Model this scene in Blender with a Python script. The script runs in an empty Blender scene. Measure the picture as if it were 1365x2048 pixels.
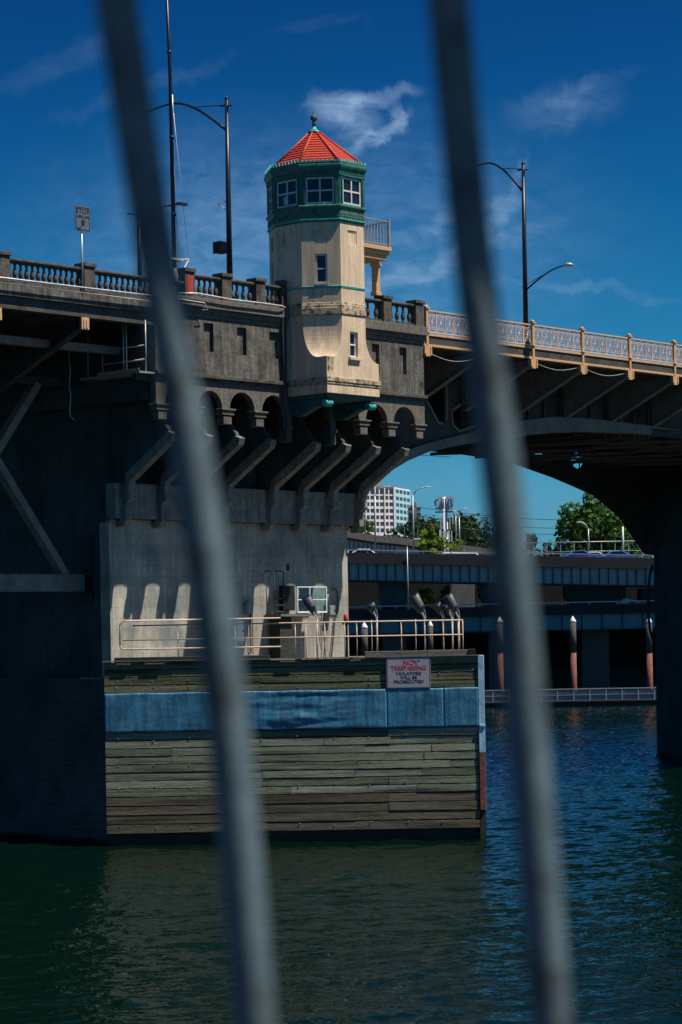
import bpy, math, random
from mathutils import Vector, Matrix
from mathutils.geometry import tessellate_polygon
random.seed(7)
R = math.radians
C = bpy.context.scene.collection
# ---------------------------------------------------------------- camera
HC = 8.4                       # eye height over the river
F, RHO, CX, CY = 4526.0, .0175, 682.5, 1250.0
cam = bpy.data.objects.new('camera', bpy.data.cameras.new('camera')); C.objects.link(cam)
cd = cam.data
cd.sensor_fit = 'VERTICAL'; cd.sensor_height = 36; cd.lens = 36 * F / 2048
cd.shift_y = (CY - 1024) / 2048
cd.clip_start = .1; cd.clip_end = 9000
cd.dof.use_dof = True; cd.dof.focus_distance = 93; cd.dof.aperture_fstop = 5.6
cam.location = (0, 0, HC); cam.rotation_euler = (math.pi / 2, RHO, 0)
bpy.context.scene.camera = cam
# ---------------------------------------------------------------- light
AZ, EL = R(73), R(62.3)        # sun: azimuth to the right of -Y, elevation
sdir = Vector((math.sin(AZ) * math.cos(EL), -math.cos(AZ) * math.cos(EL), math.sin(EL)))
sun = bpy.data.objects.new('sun', bpy.data.lights.new('sun', 'SUN')); C.objects.link(sun)
sun.data.energy = 5.0; sun.data.angle = R(.5); sun.data.color = (1, .93, .82)
sun.rotation_euler = sdir.to_track_quat('Z', 'Y').to_euler()
vs = bpy.context.scene.view_settings
vs.view_transform = 'Standard'; vs.look = 'None'; vs.exposure = .4; vs.gamma = 1
W_ = bpy.data.worlds.new('World'); bpy.context.scene.world = W_; W_.use_nodes = True
SKYK = 13.2
def world():
    nt = W_.node_tree; N = nt.nodes; K = nt.links
    bg = N['Background']; bg.inputs[1].default_value = .06
    sky = N.new('ShaderNodeTexSky'); sky.sky_type = 'NISHITA'; sky.sun_disc = False
    sky.sun_elevation = EL; sky.sun_rotation = math.pi - AZ
    sky.altitude = 300; sky.ozone_density = 5; sky.air_density = 1.0; sky.dust_density = .6
    def math_(op, a, b=None):
        n = N.new('ShaderNodeMath'); n.operation = op
        for i, x in enumerate((a, b)):
            if x is None: continue
            if isinstance(x, (int, float)): n.inputs[i].default_value = x
            else: K.new(x, n.inputs[i])
        return n.outputs[0]
    sep = N.new('ShaderNodeSeparateColor'); K.new(sky.outputs[0], sep.inputs[0]); cmb = N.new('ShaderNodeCombineColor')
    ch = [math_('MAXIMUM', math_('MINIMUM', sep.outputs[i], hi_), lo_) for i, (lo_, hi_) in enumerate(((1.3, 4.2), (2.6, 5.3), (4.6, 6.0)))]
    ch[2] = math_('MULTIPLY', math_('ADD', ch[1], ch[2]), .5)
    for i, (g_, k_, m_) in enumerate(((4.0, .00042, .22), (3.5, .0021, .52), (3.0, .0056, .9))):     # deep, contrasty grade of the whole sky
        p_ = math_('MULTIPLY', math_('POWER', ch[i], g_), k_)
        K.new(math_('MULTIPLY', math_('DIVIDE', p_, math_('ADD', math_('DIVIDE', p_, m_), 1.0)), SKYK), cmb.inputs[i])
    tc = N.new('ShaderNodeTexCoord'); sp = N.new('ShaderNodeSeparateXYZ'); K.new(tc.outputs['Generated'], sp.inputs[0])
    yy = math_('MAXIMUM', sp.outputs[1], .05)
    a = math_('DIVIDE', sp.outputs[0], yy); b = math_('DIVIDE', sp.outputs[2], yy)
    cb = N.new('ShaderNodeCombineXYZ'); K.new(a, cb.inputs[0]); K.new(b, cb.inputs[1])
    def noise(sc, det, rot, stretch, dist=1.0):
        mp = N.new('ShaderNodeMapping'); mp.inputs['Rotation'].default_value = (0, 0, rot); mp.inputs['Scale'].default_value = stretch
        K.new(cb.outputs[0], mp.inputs[0])
        n = N.new('ShaderNodeTexNoise'); n.inputs['Scale'].default_value = sc; n.inputs['Detail'].default_value = det
        n.inputs['Roughness'].default_value = .6; n.inputs['Distortion'].default_value = dist
        K.new(mp.outputs[0], n.inputs[0]); return n.outputs[0]
    wob = math_('MULTIPLY', math_('SUBTRACT', noise(30, 5, 0, (1, 1, 1)), .5), .024)
    wob2 = math_('MULTIPLY', math_('SUBTRACT', noise(26, 5, .8, (1.3, 1, 1)), .5), .024)
    a2 = math_('ADD', a, wob); b2 = math_('ADD', b, wob2)
    fine = noise(60, 8, .5, (1, 2.2, 1), .6)
    def blob(px, py, sx, sy, rot, amp):
        x0, y0 = (px - CX) / F, (CY - py) / F
        dx = math_('SUBTRACT', a2, x0); dy = math_('SUBTRACT', b2, y0)
        c, s = math.cos(rot), math.sin(rot)
        ex = math_('DIVIDE', math_('ADD', math_('MULTIPLY', dx, c), math_('MULTIPLY', dy, s)), sx / F)
        ey = math_('DIVIDE', math_('SUBTRACT', math_('MULTIPLY', dy, c), math_('MULTIPLY', dx, s)), sy / F)
        r = math_('SQRT', math_('ADD', math_('MULTIPLY', ex, ex), math_('MULTIPLY', ey, ey)))
        m = N.new('ShaderNodeMapRange'); m.interpolation_type = 'SMOOTHSTEP'
        m.inputs[1].default_value = 1.25; m.inputs[2].default_value = .35; m.inputs[3].default_value = 0; m.inputs[4].default_value = amp
        K.new(r, m.inputs[0]); return m.outputs[0]
    tot = None
    for q in ((698, 218, 62, 40, -.15, .40), (775, 198, 95, 19, .08, .32), (742, 250, 50, 50, -.3, .30), (775, 276, 78, 15, .55, .40), (815, 240, 16, 34, .2, .3),
              (1150, 222, 120, 55, .1, .13), (1190, 190, 110, 22, .3, .08), (1005, 445, 90, 26, .75, .24), (880, 535, 260, 26, .33, .22), (800, 480, 240, 16, .3, .12), (1060, 360, 60, 14, 1.1, .12),
              (480, 470, 240, 120, .4, .12), (640, 500, 620, 280, 0, .14), (150, 110, 170, 30, .35, .05), (300, 170, 200, 24, .3, .05), (660, 50, 120, 14, .1, .03), (1180, 590, 200, 14, -.1, .1), (820, 1000, 500, 90, 0, .05)):
        v = blob(*q); tot = v if tot is None else math_('ADD', tot, v)
    fm = N.new('ShaderNodeMapRange'); fm.inputs[1].default_value = .32; fm.inputs[2].default_value = .68; fm.inputs[3].default_value = .25; fm.inputs[4].default_value = 1.0
    K.new(fine, fm.inputs[0])
    mask = math_('MULTIPLY', tot, fm.outputs[0])
    mask = math_('MINIMUM', mask, 1.0)
    mx = N.new('ShaderNodeMix'); mx.data_type = 'RGBA'; K.new(mask, mx.inputs[0]); K.new(cmb.outputs[0], mx.inputs[6])
    mx.inputs[7].default_value = (5.5, 8.0, 11.0, 1)
    K.new(mx.outputs[2], bg.inputs[0])
world()
# ---------------------------------------------------------------- frames
n_ = math.hypot(.679, .734); CU, SU = .679 / n_, .734 / n_       # u: along the bridge, going away to the right
TH = math.atan2(SU, CU)
def tx(px, py): return ((px - CX) * math.cos(RHO) + (CY - py) * math.sin(RHO)) / F
def tz(px, py): return (-(px - CX) * math.sin(RHO) + (CY - py) * math.cos(RHO)) / F
OY = 90.0; OX = OY * tx(655, 790)
def bw(u, w, z=0): return Vector((OX + u * CU - w * SU, OY + u * SU + w * CU, z))   # bridge frame -> world
def B(px, py, w):                                                  # surveying: a sight line meets the vertical plane w
    t = tx(px, py); v = -w
    u = (t * (OY - CU * v) - OX - SU * v) / (CU - SU * t)
    return u, HC + (OY + SU * u - CU * v) * tz(px, py)
def at(px, py, Y): return Vector((Y * tx(px, py), Y, HC + Y * tz(px, py)))
# ---------------------------------------------------------------- mesh builder
class MB:
    def __init__(s): s.v = []; s.f = []; s.sm = []
    def add(s, vs, fs, sm=False):
        o = len(s.v); s.v += [tuple(x) for x in vs]
        for f in fs: s.f.append(tuple(i + o for i in f)); s.sm.append(sm)
        return s
    def box(s, x0, x1, y0, y1, z0, z1):
        x0, x1 = min(x0, x1), max(x0, x1); y0, y1 = min(y0, y1), max(y0, y1); z0, z1 = min(z0, z1), max(z0, z1)
        return s.add([(x, y, z) for z in (z0, z1) for y in (y0, y1) for x in (x0, x1)],
                     [(0, 2, 3, 1), (4, 5, 7, 6), (0, 1, 5, 4), (2, 6, 7, 3), (0, 4, 6, 2), (1, 3, 7, 5)])
    def beam(s, p, q, a, b, up=(0, 0, 1)):          # rectangular bar, a across, b along 'up'
        p, q = Vector(p), Vector(q); d = (q - p).normalized(); up = Vector(up)
        if abs(d.dot(up)) > .98: up = Vector((0, 1, 0))
        x = d.cross(up).normalized(); y = x.cross(d).normalized()
        vs = [c + x * i * a / 2 + y * j * b / 2 for c in (p, q) for i, j in ((-1, -1), (1, -1), (1, 1), (-1, 1))]
        return s.add(vs, [(3, 2, 1, 0), (4, 5, 6, 7), (0, 1, 5, 4), (1, 2, 6, 5), (2, 3, 7, 6), (3, 0, 4, 7)])
    def tube(s, pts, r, seg=8, r1=None, caps=True):
        pts = [Vector(p) for p in pts]; n = len(pts); rs = r if isinstance(r, (list, tuple)) else [r + ((r1 if r1 is not None else r) - r) * i / (n - 1) for i in range(n)]
        vs = []; prev = None
        for i, p in enumerate(pts):
            d = (pts[min(i + 1, n - 1)] - pts[max(i - 1, 0)]).normalized()
            if prev is None:
                x = d.orthogonal().normalized()
            else:
                x = (prev - d * prev.dot(d)).normalized()
            prev = x; y = d.cross(x)
            vs += [p + (x * math.cos(2 * math.pi * k / seg) + y * math.sin(2 * math.pi * k / seg)) * rs[i] for k in range(seg)]
        fs = [(i * seg + k, i * seg + (k + 1) % seg, (i + 1) * seg + (k + 1) % seg, (i + 1) * seg + k) for i in range(n - 1) for k in range(seg)]
        s.add(vs, fs, True)
        if caps: s.add(vs[:seg], [tuple(range(seg - 1, -1, -1))]); s.add(vs[-seg:], [tuple(range(seg))])
        return s
    def lathe(s, prof, c=(0, 0, 0), seg=12, axis='z', smooth=True):
        vs = []
        for r, h in prof:
            for k in range(seg):
                a = 2 * math.pi * k / seg + math.pi / seg
                p = (r * math.cos(a), r * math.sin(a), h)
                if axis == 'y': p = (p[0], h, p[1])
                if axis == 'x': p = (h, p[0], p[1])
                vs.append((p[0] + c[0], p[1] + c[1], p[2] + c[2]))
        n = len(prof)
        fs = [(i * seg + k, i * seg + (k + 1) % seg, (i + 1) * seg + (k + 1) % seg, (i + 1) * seg + k) for i in range(n - 1) for k in range(seg)]
        s.add(vs, fs, smooth)
        s.add(vs[:seg], [tuple(range(seg - 1, -1, -1))]); s.add(vs[-seg:], [tuple(range(seg))])
        return s
    def loft(s, rings, caps=True, smooth=False):     # rings of equal length
        m = len(rings[0]); vs = [p for r in rings for p in r]
        s.add(vs, [(i * m + k, i * m + (k + 1) % m, (i + 1) * m + (k + 1) % m, (i + 1) * m + k) for i in range(len(rings) - 1) for k in range(m)], smooth)
        if caps: s.add(rings[0], [tuple(range(m - 1, -1, -1))]); s.add(rings[-1], [tuple(range(m))])
        return s
    def plate(s, outer, holes, fn, c0, c1):          # plate with holes, 2D outline (a,b) extruded c0..c1 by fn(a,b,c)
        loops = [[Vector((a, b, 0)) for a, b in l] for l in [outer] + list(holes)]
        flat = [p for l in loops for p in l]; n = len(flat)
        tris = tessellate_polygon(loops)
        vs = [fn(p.x, p.y, c0) for p in flat] + [fn(p.x, p.y, c1) for p in flat]
        fs = [tuple(t) for t in tris] + [tuple(i + n for i in reversed(t)) for t in tris]
        o = 0
        for l in loops:
            m = len(l)
            fs += [(o + k, o + (k + 1) % m, n + o + (k + 1) % m, n + o + k) for k in range(m)]
            o += m
        return s.add(vs, fs)
    def mesh(s, name, off=(0, 0, 0)):
        me = bpy.data.meshes.new(name)
        me.from_pydata([(x - off[0], y - off[1], z - off[2]) for x, y, z in s.v], [], s.f)
        me.polygons.foreach_set('use_smooth', s.sm)
        import bmesh
        bm = bmesh.new(); bm.from_mesh(me); bmesh.ops.remove_doubles(bm, verts=bm.verts, dist=1e-5)
        bmesh.ops.recalc_face_normals(bm, faces=bm.faces); bm.to_mesh(me); bm.free()
        me.update(); return me
class T:                                               # a thing: an Empty at its base (frame B = bridge, W = world)
    def __init__(s, name, label, cat, o=(0, 0, 0), frame='B', group=None, rz=0):
        e = bpy.data.objects.new(name, None); C.objects.link(e); s.e = e; s.o = o; s.frame = frame
        e.empty_display_size = .3
        e.location = bw(*o) if frame == 'B' else o
        e.rotation_euler = (0, 0, TH + rz if frame == 'B' else rz)
        e['label'] = label; e['category'] = cat
        if group: e['group'] = group
    def part(s, name, mb, m, parent=None, label=None, bev=0, local=False):
        o = bpy.data.objects.new(name, mb.mesh(name, (0, 0, 0) if local else s.o)); C.objects.link(o)
        o.data.materials.append(m); o.parent = parent or s.e
        if label: o['label'] = label
        if bev:
            md = o.modifiers.new('bevel', 'BEVEL'); md.width = bev; md.segments = 2; md.limit_method = 'ANGLE'; md.angle_limit = R(40)
        return o
def repeat_part(t, name, mb, m, locs, kind=None):      # many equal small parts sharing one mesh
    me = mb.mesh(name); me.materials.append(m)
    for p in locs:
        o = bpy.data.objects.new(name, me); C.objects.link(o); o.parent = t.e
        o.location = (p[0] - t.o[0], p[1] - t.o[1], p[2] - t.o[2])
def single(name, mb, m, label=None, cat=None, kind=None, frame='B', o=(0, 0, 0), group=None, bev=0):
    ob = bpy.data.objects.new(name, mb.mesh(name, o)); C.objects.link(ob); ob.data.materials.append(m)
    if frame == 'B': ob.location = bw(*o); ob.rotation_euler = (0, 0, TH)
    else: ob.location = o
    if label: ob['label'] = label
    if cat: ob['category'] = cat
    if kind: ob['kind'] = kind
    if group: ob['group'] = group
    if bev:
        md = ob.modifiers.new('bevel', 'BEVEL'); md.width = bev; md.segments = 2; md.limit_method = 'ANGLE'; md.angle_limit = R(40)
    return ob
def dup(e, loc=None, label=None, parent=None, rz=None):
    c = e.copy(); C.objects.link(c)
    if parent is not None: c.parent = parent
    if loc is not None: c.location = loc
    if rz is not None: c.rotation_euler.z = rz
    if label: c['label'] = label
    for ch in list(e.children): dup(ch, parent=c)
    return c
def text_mb(t, size, fn, depth=.004, sx=1.0):
    cu = bpy.data.curves.new('t', 'FONT'); cu.body = t; cu.size = size; cu.align_x = 'CENTER'; cu.extrude = depth / 2; cu.offset = size * .012
    o = bpy.data.objects.new('t', cu); C.objects.link(o); dg = bpy.context.evaluated_depsgraph_get()
    me = bpy.data.meshes.new_from_object(o.evaluated_get(dg)); mb = MB()
    mb.add([fn(v.co.x * sx, v.co.y, v.co.z) for v in me.vertices], [tuple(p.vertices) for p in me.polygons])
    bpy.data.objects.remove(o); bpy.data.meshes.remove(me); bpy.data.curves.remove(cu); return mb
# ---------------------------------------------------------------- materials
MATS = {}
def mat(name, col, rough=.7, metal=0, var=.25, sc=3.0, bump=.15, streak=0, dirt=None, dirt_sc=1.2, dirt_lo=.5, dirt_hi=.7, stretch=(1, 1, 1), spec=.4, bsc=None, fine=.0):
    m = bpy.data.materials.new(name); m.use_nodes = True; nt = m.node_tree; N = nt.nodes; K = nt.links; p = N['Principled BSDF']
    p.inputs['Roughness'].default_value = rough; p.inputs['Metallic'].default_value = metal; p.inputs['Specular IOR Level'].default_value = spec
    tc = N.new('ShaderNodeTexCoord'); mp = N.new('ShaderNodeMapping'); mp.inputs['Scale'].default_value = stretch; K.new(tc.outputs['Object'], mp.inputs[0])
    def noise(scale, det=6, st=None, rg=.6):
        n = N.new('ShaderNodeTexNoise'); n.inputs['Scale'].default_value = scale; n.inputs['Detail'].default_value = det; n.inputs['Roughness'].default_value = rg
        if st:
            q = N.new('ShaderNodeMapping'); q.inputs['Scale'].default_value = st; K.new(tc.outputs['Object'], q.inputs[0]); K.new(q.outputs[0], n.inputs[0])
        else: K.new(mp.outputs[0], n.inputs[0])
        return n.outputs[0]
    def mr(src, a, b, c, d):
        r = N.new('ShaderNodeMapRange'); r.inputs[1].default_value = a; r.inputs[2].default_value = b; r.inputs[3].default_value = c; r.inputs[4].default_value = d; K.new(src, r.inputs[0]); return r.outputs[0]
    n1 = noise(sc)
    f = mr(n1, .3, .7, 1 - var, 1 + var)
    def mul(c, fac):
        x = N.new('ShaderNodeMix'); x.data_type = 'RGBA'; x.blend_type = 'MULTIPLY'; x.inputs[0].default_value = 1
        if isinstance(c, tuple): x.inputs[6].default_value = (*c, 1)
        else: K.new(c, x.inputs[6])
        K.new(fac, x.inputs[7]); return x.outputs[2]
    out = mul(tuple(col), f)
    if streak:
        out = mul(out, mr(noise(1.0, 7, (5.5, 5.5, .35), .65), .35, .65, 1 - streak, 1 + streak * .5))
    if fine:
        out = mul(out, mr(noise(14, 8), .35, .65, 1 - fine, 1 + fine))
    if dirt:
        x = N.new('ShaderNodeMix'); x.data_type = 'RGBA'; K.new(mr(noise(dirt_sc, 8), dirt_lo, dirt_hi, 0, 1), x.inputs[0]); K.new(out, x.inputs[6]); x.inputs[7].default_value = (*dirt, 1); out = x.outputs[2]
    K.new(out, p.inputs['Base Color'])
    if bump:
        b = N.new('ShaderNodeBump'); b.inputs['Strength'].default_value = bump; b.inputs['Distance'].default_value = .03; K.new(noise(bsc or sc * 5, 8), b.inputs['Height']); K.new(b.outputs[0], p.inputs['Normal'])
    MATS[name] = m; return m
def brick_lines(m, bw_, bh, mortar, depth=.35, rot=(math.pi/2, 0, 0), dark=.75):   # form-board or plate lines
    nt = m.node_tree; N = nt.nodes; K = nt.links; p = N['Principled BSDF']
    src = p.inputs['Base Color'].links[0].from_socket
    tc = N.new('ShaderNodeTexCoord'); mp = N.new('ShaderNodeMapping'); mp.inputs['Rotation'].default_value = rot; K.new(tc.outputs['Object'], mp.inputs[0])
    b = N.new('ShaderNodeTexBrick'); b.inputs['Scale'].default_value = 1; b.inputs['Brick Width'].default_value = bw_; b.inputs['Row Height'].default_value = bh
    b.inputs['Mortar Size'].default_value = mortar; b.inputs['Color1'].default_value = (1, 1, 1, 1); b.inputs['Color2'].default_value = (.86, .86, .86, 1); b.inputs['Mortar'].default_value = (dark, dark, dark, 1)
    K.new(mp.outputs[0], b.inputs[0])
    x = N.new('ShaderNodeMix'); x.data_type = 'RGBA'; x.blend_type = 'MULTIPLY'; x.inputs[0].default_value = 1; K.new(src, x.inputs[6]); K.new(b.outputs[0], x.inputs[7]); K.new(x.outputs[2], p.inputs['Base Color'])
M_deck = mat('deck_concrete', (.125, .116, .1), .9, var=.35, sc=1.6, bump=.6, streak=.6, dirt=(.035, .034, .03), dirt_sc=1.5, dirt_lo=.52, dirt_hi=.72, fine=.35)
M_arch = mat('arch_concrete', (.135, .12, .1), .9, var=.25, sc=2, bump=.5, streak=.25, dirt=(.05, .048, .04), dirt_sc=2, dirt_lo=.56, dirt_hi=.75, fine=.3)
M_bal = mat('balustrade_concrete', (.085, .074, .06), .9, var=.35, sc=3, bump=.5, dirt=(.02, .02, .018), dirt_sc=2.2, fine=.3)
M_pier = mat('shade_dark_concrete', (.055, .07, .068), .9, var=.4, sc=.4, bump=.4, streak=.22, dirt=(.028, .036, .036), dirt_sc=.5, fine=.3)  # albedo darkened to carry the shade on the pier
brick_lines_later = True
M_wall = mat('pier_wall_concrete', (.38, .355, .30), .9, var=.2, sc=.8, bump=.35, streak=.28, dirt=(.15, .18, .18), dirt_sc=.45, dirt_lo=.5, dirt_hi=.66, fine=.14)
brick_lines(M_wall, 40, .42, .012, dark=.82)
M_brk = mat('bracket_concrete', (.22, .21, .185), .9, var=.3, sc=2, bump=.4, streak=.3, fine=.25)
brick_lines(M_deck, 1.85, .6, .01, dark=.72)
M_twr = mat('tower_stucco', (.66, .50, .34), .85, var=.12, sc=1.2, bump=.25, streak=.24, bsc=16, dirt=(.3, .23, .15), dirt_sc=1.6, dirt_lo=.62, dirt_hi=.85, fine=.06)
M_stain = mat('stained_stucco', (.46, .35, .23), .9, var=.25, sc=3, bump=.6, dirt=(.1, .07, .04), dirt_sc=4.5, dirt_lo=.48, dirt_hi=.62, fine=.2)
M_grn = mat('green_painted_metal', (.03, .15, .12), .5, var=.25, sc=4, bump=.25, dirt=(.012, .06, .05), dirt_sc=5, dirt_lo=.5, dirt_hi=.7)
M_teal = mat('verdigris', (.05, .42, .38), .55, var=.25, sc=6, bump=.2, dirt=(.02, .1, .1), dirt_sc=8)
M_tdk = mat('dark_verdigris', (.035, .10, .095), .7, var=.3, sc=6, bump=.3)
M_frz = mat('relief_frieze', (.13, .17, .13), .7, var=.35, sc=9, bump=.3)
M_red = mat('red_roof_tile', (.46, .045, .02), .6, var=.15, sc=4, bump=.2, dirt=(.35, .03, .012), dirt_sc=5, dirt_lo=.55, dirt_hi=.75)
M_rust = mat('rust_red_paint', (.42, .035, .015), .8, var=.4, sc=8, bump=.2)
M_win = mat('window_frame_paint', (.6, .56, .5), .5, var=.08, sc=6, bump=.05)
M_gold = mat('tan_painted_steel', (.56, .34, .17), .55, var=.2, sc=5, bump=.1, dirt=(.25, .13, .06), dirt_sc=5, dirt_lo=.58, dirt_hi=.75)
M_lat = mat('lattice_steel', (.62, .45, .34), .55, var=.15, sc=5, bump=.05)
M_stl = mat('dark_bridge_steel', (.06, .055, .05), .7, var=.35, sc=1.2, bump=.15, dirt=(.03, .027, .024), dirt_sc=1.5, fine=.2)
M_rib = mat('riveted_steel', (.21, .19, .165), .75, var=.25, sc=1.5, bump=.2, fine=.2)
def rivets(m):
    nt = m.node_tree; N = nt.nodes; K = nt.links; p = N['Principled BSDF']; src = p.inputs['Base Color'].links[0].from_socket
    tc = N.new('ShaderNodeTexCoord'); v = N.new('ShaderNodeTexVoronoi'); v.inputs['Scale'].default_value = 6.5; v.inputs['Randomness'].default_value = .15; K.new(tc.outputs['Object'], v.inputs[0])
    r = N.new('ShaderNodeMapRange'); r.inputs[1].default_value = .12; r.inputs[2].default_value = .3; r.inputs[3].default_value = .35; r.inputs[4].default_value = 1; K.new(v.outputs['Distance'], r.inputs[0])
    x = N.new('ShaderNodeMix'); x.data_type = 'RGBA'; x.blend_type = 'MULTIPLY'; x.inputs[0].default_value = 1; K.new(src, x.inputs[6]); K.new(r.outputs[0], x.inputs[7]); K.new(x.outputs[2], p.inputs['Base Color'])
rivets(M_rib)
M_pole = mat('dark_pole_paint', (.02, .022, .03), .35, metal=.3, var=.2, sc=3, bump=0)
M_lpole = mat('galvanised_pole', (.42, .44, .46), .45, metal=.4, var=.15, sc=3, bump=0)
M_pipe = mat('pale_conduit', (.62, .6, .58), .4, metal=.3, var=.25, sc=3, bump=0)
M_wh = mat('white_paint', (.75, .76, .78), .5, var=.1, sc=5, bump=.05)
M_grey = mat('grey_enclosure', (.22, .25, .26), .5, var=.15, sc=5, bump=.05)
M_blk = mat('black_rubber', (.012, .013, .014), .6, var=.3, sc=5, bump=.1)
M_rail = mat('weathered_rail_paint', (.58, .42, .31), .5, var=.2, sc=6, bump=.05)
M_tmb = mat('dark_timber', (.028, .032, .026), .9, var=.5, sc=2, bump=.6, stretch=(.5, 6, 6), fine=.3)
M_tml = mat('weathered_timber', (.15, .135, .11), .9, var=.4, sc=2, bump=.6, stretch=(.6, 8, 8), fine=.3)
M_soil = mat('dry_ground', (.16, .14, .09), .95, var=.4, sc=.08, bump=.3)
M_asph = mat('asphalt', (.05, .05, .052), .9, var=.2, sc=.5, bump=.2)
M_conc = mat('viaduct_concrete', (.17, .18, .18), .9, var=.2, sc=.4, bump=.2, streak=.25)
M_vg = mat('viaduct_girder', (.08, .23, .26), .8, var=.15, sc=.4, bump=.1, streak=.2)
M_vgl = mat('grey_girder_paint', (.27, .38, .38), .8, var=.15, sc=.4, bump=.1, streak=.2)  # lighter grey green than the lower deck girder
M_par = mat('parapet_concrete', (.022, .027, .03), .9, var=.2, sc=.5, bump=.1)
M_shade = mat('painted_shade_concrete', (.012, .016, .018), .9, var=.3, sc=.3)  # near-black, shade under the decks put into the colour
M_colm = mat('highway_column_concrete', (.06, .075, .08), .9, var=.2, sc=.4, streak=.2)
M_bark = mat('bark', (.07, .05, .035), .95, var=.3, sc=5, bump=.3)
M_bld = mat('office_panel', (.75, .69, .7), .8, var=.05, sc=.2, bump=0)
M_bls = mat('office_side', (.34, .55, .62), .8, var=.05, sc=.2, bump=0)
M_bgl = mat('office_glass', (.03, .05, .07), .2, var=.3, sc=.3, bump=0, spec=.6)
M_rpil = mat('rusty_piling', (.20, .07, .05), .85, var=.4, sc=2, bump=.3)
M_bar = mat('bar_paint', (.095, .14, .16), .6, var=.25, sc=30, bump=.3, metal=0, spec=.2, dirt=(.04, .04, .035), dirt_sc=25, dirt_lo=.5, dirt_hi=.7)
M_sgn = mat('sign_face', (.36, .33, .38), .6, var=.12, sc=6, bump=0, dirt=(.2, .18, .2), dirt_sc=6, dirt_lo=.6, dirt_hi=.75)
M_sred = mat('sign_red', (.5, .03, .03), .6, var=.2, sc=8, bump=0)
M_sblk = mat('sign_black', (.012, .012, .016), .6, var=.1, sc=8, bump=0)
M_ssgn = mat('regulatory_sign', (.10, .13, .17), .5, var=.08, sc=6, bump=0)
def leafmat(name, col, tr=.35):
    m = bpy.data.materials.new(name); m.use_nodes = True; N = m.node_tree.nodes; K = m.node_tree.links; p = N['Principled BSDF']
    p.inputs['Roughness'].default_value = .6; p.inputs['Specular IOR Level'].default_value = .2
    g = N.new('ShaderNodeNewGeometry'); mr = N.new('ShaderNodeMapRange'); mr.inputs[3].default_value = .55; mr.inputs[4].default_value = 1.5; K.new(g.outputs['Random Per Island'], mr.inputs[0])
    x = N.new('ShaderNodeMix'); x.data_type = 'RGBA'; x.blend_type = 'MULTIPLY'; x.inputs[0].default_value = 1; x.inputs[6].default_value = (*col, 1); K.new(mr.outputs[0], x.inputs[7]); K.new(x.outputs[2], p.inputs['Base Color'])
    tr_ = N.new('ShaderNodeBsdfTranslucent'); K.new(x.outputs[2], tr_.inputs[0]); ms = N.new('ShaderNodeMixShader'); ms.inputs[0].default_value = tr
    K.new(p.outputs[0], ms.inputs[1]); K.new(tr_.outputs[0], ms.inputs[2]); K.new(ms.outputs[0], N['Material Output'].inputs[0]); return m
M_leaf = leafmat('dark_leaves', (.022, .05, .014)); M_leaf2 = leafmat('green_leaves', (.05, .12, .02)); M_leaf3 = leafmat('yellow_green_leaves', (.17, .24, .018)); M_leaf4 = leafmat('conifer_needles', (.014, .03, .016), .1)
def glass(name, col, rough=.05):
    m = bpy.data.materials.new(name); m.use_nodes = True; p = m.node_tree.nodes['Principled BSDF']
    p.inputs['Base Color'].default_value = (*col, 1); p.inputs['Roughness'].default_value = rough; p.inputs['Specular IOR Level'].default_value = .5
    return m
M_gls = glass('dark_window_glass', (.008, .014, .035)); M_bgls = glass('reflection_blue_glass', (.25, .5, .6), .1)
def water():
    m = bpy.data.materials.new('river_water'); m.use_nodes = True; N = m.node_tree.nodes; K = m.node_tree.links; p = N['Principled BSDF']
    p.inputs['Base Color'].default_value = (.0008, .007, .0032, 1); p.inputs['Roughness'].default_value = .03; p.inputs['IOR'].default_value = 1.42
    tc = N.new('ShaderNodeTexCoord')
    def nz(sc, st, det, rot=0, dist=.3):
        q = N.new('ShaderNodeMapping'); q.inputs['Scale'].default_value = st; q.inputs['Rotation'].default_value = (0, 0, rot); K.new(tc.outputs['Object'], q.inputs[0])
        n = N.new('ShaderNodeTexNoise'); n.inputs['Scale'].default_value = sc; n.inputs['Detail'].default_value = det; n.inputs['Roughness'].default_value = .55; n.inputs['Distortion'].default_value = dist; K.new(q.outputs[0], n.inputs[0]); return n.outputs[0]
    a = nz(6, (1, .8, 1), 3, .3, .5); b = nz(2.5, (1, .7, 1), 2, -.2)
    ad = N.new('ShaderNodeMath'); ad.operation = 'MULTIPLY_ADD'; K.new(b, ad.inputs[0]); ad.inputs[1].default_value = 2.2; K.new(a, ad.inputs[2])
    bp = N.new('ShaderNodeBump'); bp.inputs['Strength'].default_value = 1; bp.inputs['Distance'].default_value = .02; K.new(ad.outputs[0], bp.inputs['Height']); K.new(bp.outputs[0], p.inputs['Normal'])
    return m
M_wat = water()
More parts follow.
